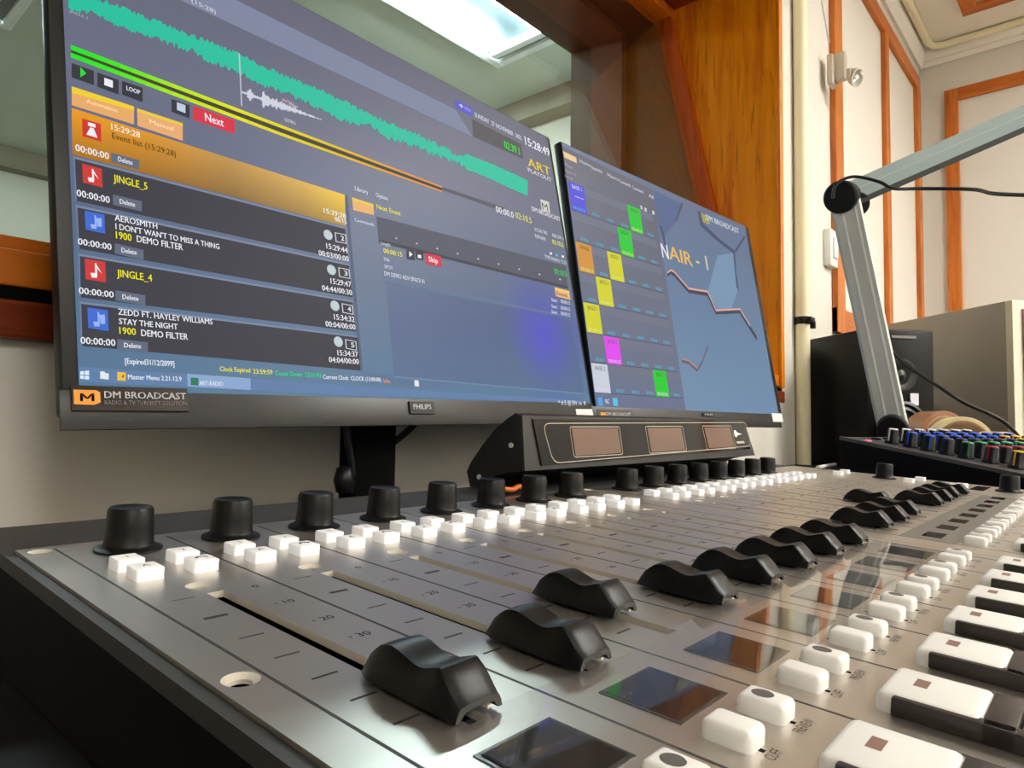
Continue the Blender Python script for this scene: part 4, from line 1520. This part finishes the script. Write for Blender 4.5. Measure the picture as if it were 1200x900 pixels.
# tile grid: rows of six
RL = [(664, 213), (670, 247), (673, 282), (678, 317), (682, 352), (687, 389), (691.5, 425), (696, 462)]
RR = [(763.5, 249.5), (768, 281), (773, 313), (778, 345.5), (782.5, 376), (787, 407), (793, 436), (800, 466)]
tile = {(0, 0): (74, 70, 212), (0, 4): (0, 196, 40), (1, 3): (0, 196, 40), (2, 0): (204, 140, 44), (2, 2): (206, 204, 20), (3, 1): (206, 204, 20),
        (4, 0): (206, 204, 20), (5, 1): (220, 60, 232), (6, 0): (196, 204, 216), (6, 4): (0, 200, 30)}
for r in range(7):
    A, B = Vector(RL[r]), Vector(RR[r])
    E, D = Vector(RL[r + 1]), Vector(RR[r + 1])
    # perspective-correct split of the row on the screen itself
    ua_, va_ = m2.uv(*A)
    ub_, vb_ = m2.uv(*D)
    va2 = (m2.uv(*A)[1] + m2.uv(*B)[1]) / 2
    vb2 = (m2.uv(*E)[1] + m2.uv(*D)[1]) / 2
    ul, ur = (m2.uv(*A)[0] + m2.uv(*E)[0]) / 2, (m2.uv(*B)[0] + m2.uv(*D)[0]) / 2
    z = m2.layer
    g.quad([(ul, vb2, z + .0002), (ur, vb2, z + .0002), (ur, vb2 + .0008, z + .0002), (ul, vb2 + .0008, z + .0002)], glow(60, 64, 92))
    g.quad([(ul, va2 - .0012, z + .00015), (ur, va2 - .0012, z + .00015), (ur, va2 - .012, z + .00015), (ul, va2 - .012, z + .00015)], glow(104, 108, 128))
    for k in range(6):
        a0 = ul + (ur - ul) * k / 6
        a1 = ul + (ur - ul) * (k + 1) / 6
        if (r, k) in tile:
            g.quad([(a0, vb2 + .0006, z + .0003), (a1 - .001, vb2 + .0006, z + .0003), (a1 - .001, va2 - .001, z + .0003), (a0, va2 - .001, z + .0003)], glow(*tile[(r, k)]))
            s = {(0, 0): 'BASE 1', (2, 0): 'GINGLE', (6, 0): 'BASE 2'}.get((r, k), 'JINGLE 1')
            vs, fs, wd = text_mesh(s, 0.0)
            cw = (a1 - a0) * .6
            lc = glow(230, 230, 250) if (r, k) == (0, 0) else glow(60, 70, 40)
            tx.append(MB().add([(a0 + (a1 - a0) * .2 + v.x * cw / wd, va2 - .009 + v.y * .005, z + .0006) for v in vs], fs, lc))
            if (r, k) == (0, 0):
                g.quad([(a0 + (a1 - a0) * .3, (va2 + vb2) / 2, z + .0005), (a0 + (a1 - a0) * .85, (va2 + vb2) / 2, z + .0005), (a0 + (a1 - a0) * .85, (va2 + vb2) / 2 + .001, z + .0005), (a0 + (a1 - a0) * .3, (va2 + vb2) / 2 + .001, z + .0005)], glow(210, 210, 250))
        vs, fs, wd = text_mesh('00:00.0', 0.0)
        cw = (a1 - a0) * (.5 if (r, k) not in tile else .75)
        tx.append(MB().add([(a0 + (a1 - a0) * .3 - (.2 * (a1 - a0) if (r, k) in tile else 0) + v.x * cw / wd, vb2 + .0022 + v.y * .0042, z + .0006) for v in vs], fs, glow(40, 190, 214) if (r, k) not in tile or (r, k) == (0, 0) else glow(220, 226, 120) if tile[(r, k)][0] < 215 and tile[(r, k)][1] < 220 and r != 6 else glow(230, 200, 240)))
for x, y, c in ((749, 241, (190, 196, 206)), (754, 243.5, (206, 208, 214)), (763, 247, (214, 216, 220))):
    m2.poly(g, [(x, y), (x + 2.5, y + 1.2), (x + 3, y + 5.5), (x + .5, y + 4.3)], glow(*c), .0004)
m2.poly(g, [(699, 466), (704.5, 466.2), (705.5, 476), (700, 475.5)], glow(70, 160, 226), .0004)
m2.text(tx, 'VLC', (708, 473), (713, 473.3), 5, W_)
m2.poly(g, [(716.5, 466.5), (722, 466.7), (723, 476), (717.5, 475.7)], glow(80, 190, 226), .0004)
# on-air graphic: dark folds and a bright fault line
dkf = glow(60, 74, 104)


def stroke(px, wd, m, dz):
    for (xa, ya), (xb, yb) in zip(px[:-1], px[1:]):
        m2.poly(g, [(xa, ya - wd), (xb, yb - wd), (xb, yb + wd), (xa, ya + wd)], m, dz)


stroke([(781, 322), (785, 319), (789, 321.5), (806, 341), (828, 344.5), (838, 366), (866, 365), (886, 397)], 2.6, glow(50, 52, 76), .0002)
stroke([(781, 320), (785, 317), (789, 319), (806, 338.5), (828, 342), (838, 364), (866, 362.5), (878, 382)], 1.1, glow(216, 164, 142), .0004)
stroke([(798, 423), (806, 425), (816, 434), (822, 424), (829, 405)], 2.0, glow(96, 86, 100), .0002)
stroke([(798, 421), (806, 423), (816, 432)], .8, glow(190, 130, 130), .0004)
for a in ([(771, 264), (774, 265), (778, 276), (780, 300), (776, 282)], [(797, 238), (800, 239), (793, 258), (790, 262)], [(816, 247), (820, 249), (823, 262), (842, 280), (860, 294), (858, 297), (836, 280), (820, 265)],
          [(858, 295), (860, 294), (862, 320), (865, 342), (862, 336)], [(860, 294), (871, 277), (873, 278), (861, 297)]):
    m2.poly(g, a, dkf, .0002)
m2.poly(g, [(765, 223), (797, 239), (790, 262), (778, 276), (771, 263), (766, 240)], glow(76, 96, 138), .00012)
m2.poly(g, [(840, 300), (860, 296), (864, 340), (856, 362), (840, 363), (828, 343)], glow(112, 142, 172), .00012)
m2.text(tx, 'N', (775, 302), (783, 305), 16, glow(226, 228, 236), dz=.0008, bold=.02)
m2.text(tx, 'AIR', (783.5, 304), (811, 312), 15.5, glow(226, 180, 86), dz=.0008, bold=.03)
m2.text(tx, '- 1', (815, 312.5), (829, 317), 16, glow(206, 192, 160), dz=.0008, bold=.03)
m2.poly(g, [(820.5, 250), (829, 254), (831, 264), (822.5, 260)], glow(160, 158, 70), .0004)
m2.text(tx, 'DM BROADCAST', (827, 258), (865, 273.5), 6, glow(206, 214, 224), bold=.02)
g.build('screen_graphics', scr2)
for q in tx:
    q.build('screen_text', scr2)
maker_badge(m2, (822, 488.5), (835, 489), (822, 484), 'PHILIPS')
b = MB()
(a0, b0), (a1, b1) = m2.uv(904.5, 494.5), m2.uv(914.5, 485)
b.box(a0, min(a1, m2.W), b0, b1, 0.0019, 0.0024, M_sticker)
b.build('white_sticker', m2.t)
b = MB()
(a0, b0), (a1, b1) = m2.uv(699, 488), m2.uv(738, 481.5)
b.box(a0, a1, b0, b1, 0.0019, 0.0024, MATS['sticker_black'])
st = b.build('badge_sticker', m2.t)
q = MB()
(a0, b0), (a1, b1) = m2.uv(702, 487), m2.uv(708, 484)
q.quad([(a0, b0, .0026), (a1, b0, .0026), (a1, b1, .0026), (a0, b1, .0026)], M_logo_o)
(c0, d0), (c1_, d1) = m2.uv(709, 487.3), m2.uv(737, 484)
vs, fs, wd = text_mesh('DM BROADCAST', 0.02)
q.add([(c0 + v.x * (c1_ - c0) / wd, d0 + v.y * (d1 - d0) * .9, .0026) for v in vs], fs, M_badge)
q.build('lettering', st)
q = MB()
for k in range(5):
    (a0, b0) = m2.uv(881 + k * 4.2, 493.5)
    q.quad([(a0, b0, .0026), (a0 + .004, b0, .0026), (a0 + .004, b0 + .002, .0026), (a0, b0 + .002, .0026)], mat('dim_print', rgb(110, 110, 110), rough=0.5))
q.build('button_marks', m2.t)
b = MB()
b.box(0.84, 0.885, 0.205, 0.229, ZD + 0.008, 0.16, M_dark, bev=0.004)
b.build('stand_column', m2.t, smooth=40, M=m2.M.inverted())
b = MB()
b.box(0.762, 0.962, 0.105, 0.285, ZD + 0.0004, ZD + 0.010, M_black, bev=0.003)
b.build('stand_base', m2.t, smooth=40, M=m2.M.inverted())

# ------------------------------------------------------------------ things on the desk beyond the console
# direction of the speaker and the grey cabinet
dcam = Vector((-0.161, 0, 0.987))
rh = Vector((rt.x, rt.y, 0)).normalized()
fh = Vector((fw.x, fw.y, 0)).normalized()
d_in = (rh * -0.161 + fh * 0.987).normalized()       # away from the camera along the side faces
d_rt = Vector((d_in.y, -d_in.x, 0))                   # along the front faces, to the right
up = Vector((0, 0, 1))


def boxf(mb, w, d, h, m, bev=0.0):
    """box with its front-left-bottom corner at the origin: x right, y inwards, z up"""
    return mb.box(0, w, 0, d, 0, h, m, bev=bev)


pb = on_plane(945, 542.7, Vector((0, 0, ZD)), up)
pb.z = ZD
LS, WS, HS = 0.215, 0.165, 0.306
sp0 = pb - d_in * (LS + 0.012)
M_spk = mat('speaker_vinyl', rgb(6, 6, 7), rough=0.4, spec=0.15)
M_cone = mat('speaker_cone', rgb(12, 12, 13), rough=0.35, spec=0.5)
t = thing('studio_speaker', 'black active studio speaker standing on the desk in front of the grey cabinet', 'speaker', M=frame(sp0, d_rt, d_in, up))
boxf(MB(), WS, LS, HS, M_spk, bev=0.006).build('cabinet', t, smooth=40)
b = MB()
b.lathe([(0.064, 0.0), (0.064, -0.004), (0.058, -0.006), (0.054, -0.001), (0.046, -0.004), (0.02, 0.012), (0.018, 0.006), (0, 0.002)], M_cone, n=32, axis='y', c=(WS / 2, 0, 0.085))
b.build('woofer', t, smooth=40)
b = MB()
b.lathe([(0.036, 0.0), (0.036, -0.004), (0.030, -0.005), (0.014, 0.004), (0.012, -0.001), (0, -0.005)], M_cone, n=28, axis='y', c=(WS / 2, 0, 0.205))
b.build('tweeter', t, smooth=40)
b = MB()
b.box(0.035, 0.052, -0.002, 0, 0.284, 0.296, mat('amber_label', rgb(206, 160, 60), rough=0.5))
b.box(0.06, 0.12, -0.002, 0, 0.286, 0.292, mat('grey_label', rgb(130, 124, 120), rough=0.4))
b.build('label', t)
b = MB()
b.box(WS * .62, WS * .62 + .02, -0.003, 0, 0.14, 0.166, mat('white_led_tag', rgb(226, 226, 240), rough=0.3))
b.build('maker_tag', t)

# grey cabinet
P1 = at_depth(1190, 503, 1.5)
gc0 = Vector((P1.x, P1.y, ZD))
M_gcab = mat('grey_cabinet', rgb(164, 161, 150), rough=0.55, vary=0.06, vscale=6, bump=0.03, bscale=300)
t = thing('grey_cabinet', 'plain grey cabinet with cream front edge behind the speaker', 'cabinet', M=frame(gc0, d_rt, d_in, up))
b = MB()
b.box(0, 0.30, 0.018, 0.40, 0, 0.376, M_gcab, bev=0.001)
b.build('body', t)
b = MB()
b.box(-0.0005, 0.30, 0, 0.018, 0, 0.376, mat('cream_edge', rgb(226, 222, 200), rough=0.5), bev=0.001)
b.build('front_edge', t)
b = MB()
b.box(0.024, 0.28, -0.004, 0, 0.02, 0.356, mat('mauve_panel', rgb(170, 120, 130), rough=0.5))
b.build('front_panel', t)

# small mixer
A, B = at_depth(985, 512, 1.0), at_depth(1200, 556, 0.78)
e1 = (B - A).normalized()
e2 = Vector((-e1.y, e1.x, 0)).normalized()
if e2.dot(rh) < 0:
    e2 = -e2
e3 = e2.cross(e1)
if e3.z < 0:
    e3 = -e3
Mx = frame(A, e1, e2, e3)
LM, WM = 0.36, 0.30
M_mx = mat('mixer_black', rgb(15, 15, 16), rough=0.45, spec=0.35)
M_mxt = mat('mixer_top', rgb(74, 73, 76), rough=0.35, metal=0.3)
M_mxe = mat('mixer_edge', rgb(120, 118, 116), rough=0.4, metal=0.4)
t = thing('small_mixer', 'small black sound mixer with coloured knobs beside the big console', 'mixer', M=Matrix.Translation((A.x, A.y, ZD)))
Mi = Matrix.Translation((-A.x, -A.y, -ZD))
topc = [A, A + e1 * LM, A + e1 * LM + e2 * WM, A + e2 * WM]
b = MB()
vs = [q - e3 * 0.004 for q in topc] + [Vector((q.x, q.y, ZD + 0.0005)) for q in topc]
b.add(vs, [[0, 1, 2, 3], [7, 6, 5, 4]] + [[k, 4 + k, 4 + (k + 1) % 4, (k + 1) % 4] for k in range(4)], M_mx)
b.build('body', t, M=Mi)
b = MB()
b.prism([q - e3 * 0.004 for q in topc], e3 * 0.004, M_mxt)
b.build('top_panel', t, M=Mi)
b = MB()
b.box(0, LM, -0.002, 0.002, -0.004, 0.001, M_mxe)
b.build('top_edge', t, M=Mi @ Mx)
b = MB()
b.lathe([(0.007, 0), (0.007, 0.002), (0.004, 0.002), (0.0, 0.001)], M_cone, n=16, axis='y')
b.build('jack_socket', t, M=Mi @ Mx @ Matrix.Translation((0.085, -0.003, -0.03)))
CAPC = {'white': rgb(226, 226, 226), 'blue': rgb(30, 90, 220), 'navy': rgb(34, 30, 90), 'green': rgb(0, 150, 96), 'yellow': rgb(232, 178, 20), 'red': rgb(150, 24, 50)}
KP = {}
for nm, c in CAPC.items():
    q = MB()
    q.lathe([(0.0098, 0), (0.0098, 0.002), (0.0078, 0.004), (0.007, 0.019), (0.0064, 0.020), (0, 0.020)], M_knob, n=16)
    cm = mat('knob_cap_' + nm, c, rough=0.4)
    q.lathe([(0.0062, 0.020), (0.0056, 0.0212), (0, 0.0212)], cm, n=16)
    q.box(-0.0008, 0.0008, -0.0082, 0.0, 0.004, 0.0208, cm)
    KP[nm] = q
MK = {}
for row, (s, nm) in enumerate(((0.052, 'white'), (0.080, 'blue'), (0.105, 'blue'), (0.130, 'navy'), (0.155, 'green'), (0.185, 'red'), (0.215, 'yellow'))):
    for ch in range(9):
        tt = 0.040 + ch * 0.028
        if s == 0.052 and ch > 6:
            continue
        nm2 = 'yellow' if (ch > 5 and row in (2, 3)) else nm
        if nm2 not in MK:
            o = KP[nm2].build('mixer_knob', None, smooth=45)
            o.parent = t
            MK[nm2] = o
        else:
            o = MK[nm2].copy()
            COL.objects.link(o)
            o.parent = t
        o.matrix_local = Mi @ Mx @ Matrix.Translation((s, tt, 0)) @ Matrix.Rotation(math.radians(random.choice((-50, 0, 0, 40))), 4, 'Z')
b = MB()
b.box(0.030, 0.036, 0.012, 0.02, 0, 0.0015, mat('pink_led', rgb(240, 130, 150), emit=rgb(250, 120, 150), estr=0.4))
b.build('power_led', t, M=Mi @ Mx)
for k in range(3):
    b = MB()
    b.box(0.016, 0.024, 0.045 + k * .025, 0.055 + k * .025, 0, 0.002, M_dark)
    b.build('socket', t, M=Mi @ Mx)

# rolls of tape behind the small mixer
def tape(name, label, px, d, ro, ri, wth, colr, core, yaw, tilt=0.0):
    c = at_depth(px[0], px[1], d)
    t = thing(name, label, 'tape', M=Matrix.Translation((c.x, c.y, ZD + 0.0005)) @ Matrix.Rotation(yaw, 4, 'Z'), group='tape rolls behind the small mixer')
    q = MB()
    q.lathe([(ri + .003, -wth / 2), (ro - .001, -wth / 2), (ro, -wth / 2 + .001), (ro, wth / 2 - .001), (ro - .001, wth / 2), (ri + .003, wth / 2), (ri + .003, -wth / 2)], colr, n=48, axis='y', c=(0, 0, ro))
    q.build('tape', t, smooth=40)
    q = MB()
    q.lathe([(ri, -wth / 2 - .0005), (ri + .003, -wth / 2 - .0005), (ri + .003, wth / 2 + .0005), (ri, wth / 2 + .0005), (ri, -wth / 2 - .0005)], core, n=48, axis='y', c=(0, 0, ro))
    q.build('core', t, smooth=40)
    return t


M_tb = mat('brown_tape', rgb(152, 104, 74), rough=0.25)
M_tc = mat('cream_tape', rgb(222, 206, 158), rough=0.35)
M_tt = mat('tan_tape', rgb(206, 164, 116), rough=0.35)
M_cb = mat('cardboard', rgb(176, 140, 100), rough=0.7)
yw = math.atan2(rh.y, rh.x)
tape('tape_roll', 'brown packing tape roll standing beside the microphone arm', (1096, 500), 1.34, 0.062, 0.050, 0.045, M_tb, M_cb, yw + 0.25)
tape('tape_roll', 'cream masking tape roll leaning by the brown tape', (1124, 505), 1.27, 0.056, 0.046, 0.03, M_tc, M_cb, yw - 0.15)
tape('tape_roll', 'tan tape roll standing at the end of the row of tapes', (1166, 505), 1.20, 0.043, 0.030, 0.045, M_tt, M_cb, yw + 0.15)

# microphone arm
base, elbow, aend = at_depth(1046, 499, 1.17), at_depth(989, 231, 1.17), at_depth(1250, 117, 1.12)
t = thing('microphone_arm', 'jointed aluminium microphone boom arm with black elbow joint', 'microphone arm', (base.x, base.y, ZD))
Mi = Matrix.Translation((-base.x, -base.y, -ZD))


def beam(a, d, w, h, hint, name):
    ez = (d - a).normalized()
    ex = (hint - ez * hint.dot(ez)).normalized()
    ey = ez.cross(ex)
    L = (d - a).length
    M = frame(a, ex, ey, ez)
    q = MB()
    pr = [(-w / 2, -h / 2), (-w / 2 + .004, -h / 2 - .002), (-w * .18, -h / 2 - .002), (-w * .18, -h / 2 + .002), (-w * .10, -h / 2 + .002), (-w * .10, -h / 2 - .002),
          (w * .24, -h / 2 - .002), (w * .24, -h / 2 + .002), (w * .32, -h / 2 + .002), (w * .32, -h / 2 - .002), (w / 2 - .003, -h / 2 - .002), (w / 2, -h / 2 + .003), (w / 2, h / 2), (-w / 2, h / 2)]
    q.prism([(x, y, 0.0) for x, y in pr], (0, 0, L), M_alu)
    o = q.build(name, t, M=Mi @ M)
    q = MB()
    for xx in (-.14, .28):
        q.box(w * xx - w * .034, w * xx + w * .034, -h / 2 - .0027, -h / 2 + .0015, 0.001, L - .001, M_alub)
    q.build('groove_strip', o, M=Mi @ M)
    return o, M


tocam = (CAM_C - elbow)
tocam.normalize()
ax1 = (elbow - base).normalized()
s1 = ax1.cross(tocam).normalized()
if s1.dot(rh) < 0:
    s1 = -s1
beam(base, elbow, 0.047, 0.026, s1, 'lower_beam')
ax2 = (aend - elbow).normalized()
s2 = ax2.cross(tocam).normalized()
if s2.z < 0:
    s2 = -s2


def beam2(a, d, w, h, side_v):
    ez = (d - a).normalized()
    ex = (side_v - ez * side_v.dot(ez)).normalized()
    ey = ez.cross(ex)
    L = (d - a).length
    M = frame(a, ex, ey, ez)
    q = MB()
    q.box(-w / 2, w / 2, -h / 2, h / 2, 0, L, mat('arm_blue_grey', rgb(168, 186, 188), rough=0.4, metal=0.15), bev=0.003)
    o = q.build('upper_beam', t, M=Mi @ M)
    q = MB()
    for sy in (-1, 1):
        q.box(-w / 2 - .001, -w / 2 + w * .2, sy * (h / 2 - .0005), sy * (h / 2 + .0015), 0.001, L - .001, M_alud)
        q.box(w * .1, w * .14, sy * (h / 2 - .0005), sy * (h / 2 + .001), 0.001, L - .001, M_alu)
    q.build('groove_strip', o, M=Mi @ M)


beam2(elbow, aend, 0.041, 0.030, s2)
vaxis = (CAM_C - elbow).normalized()


def drum(c, r, wth, axis_v, name, m=M_blackm):
    ez = axis_v.normalized()
    ex = ez.orthogonal().normalized()
    ey = ez.cross(ex)
    q = MB()
    q.lathe([(0, -wth / 2), (r * .9, -wth / 2), (r, -wth / 2 + r * .1), (r, wth / 2 - r * .1), (r * .9, wth / 2), (0, wth / 2)], m, n=32)
    return q.build(name, t, smooth=35, M=Mi @ frame(c, ex, ey, ez))


drum(elbow, 0.027, 0.05, (vaxis + rh * -0.35), 'elbow_joint')
drum(elbow + rh * 0.018 + Vector((0, 0, -0.012)), 0.020, 0.03, (vaxis + rh * 0.35), 'elbow_knuckle')
drum(base, 0.024, 0.05, (vaxis + rh * -0.1), 'base_joint')
b = MB()
b.lathe([(0.045, 0.0005), (0.045, 0.008), (0.018, 0.012), (0.018, base.z - ZD - 0.01), (0.0, base.z - ZD - 0.01)], M_blackm, n=24)
b.build('base_post', t, smooth=40)
cpts = [at_depth(976, 232, 1.13), at_depth(980, 216, 1.13), at_depth(1000, 207, 1.13), at_depth(1030, 213, 1.11), at_depth(1047, 221, 1.09), at_depth(1080, 221, 1.03), at_depth(1140, 222, 0.96), at_depth(1165, 227, 0.92), at_depth(1215, 229, 0.86)]
b = MB()
b.tube(spline(cpts, 6), 0.0026, M_black, n=8)
b.build('microphone_cable', t, smooth=60, M=Mi)
cpts = [at_depth(1040, 405, 1.47), at_depth(1054, 421, 1.44), at_depth(1075, 437, 1.40), at_depth(1100, 453, 1.36), at_depth(1130, 472, 1.33), at_depth(1160, 485, 1.31), at_depth(1180, 497, 1.30), at_depth(1196, 515, 1.29), at_depth(1205, 535, 1.285)]
b = MB()
b.tube(spline(cpts, 6), 0.0034, M_black, n=8)
tag(b.build('speaker_cable', smooth=60), 'black cable drooping from the speaker front across the grey cabinet', 'cable')
# bits of cable on the desk between console and speaker
for k, (pa, pb_, pc_, m, lab) in enumerate((((958, 548), (970, 545.5), (990, 543), M_white, 'white cable on the desk beside the small mixer'),)):
    pl = [on_plane(x, y, Vector((0, 0, ZD + 0.004)), up) for x, y in (pa, pb_, pc_)]
    b = MB()
    b.tube(spline(pl, 6), 0.004, m, n=8)
    tag(b.build('desk_cable', smooth=60), lab, 'cable')
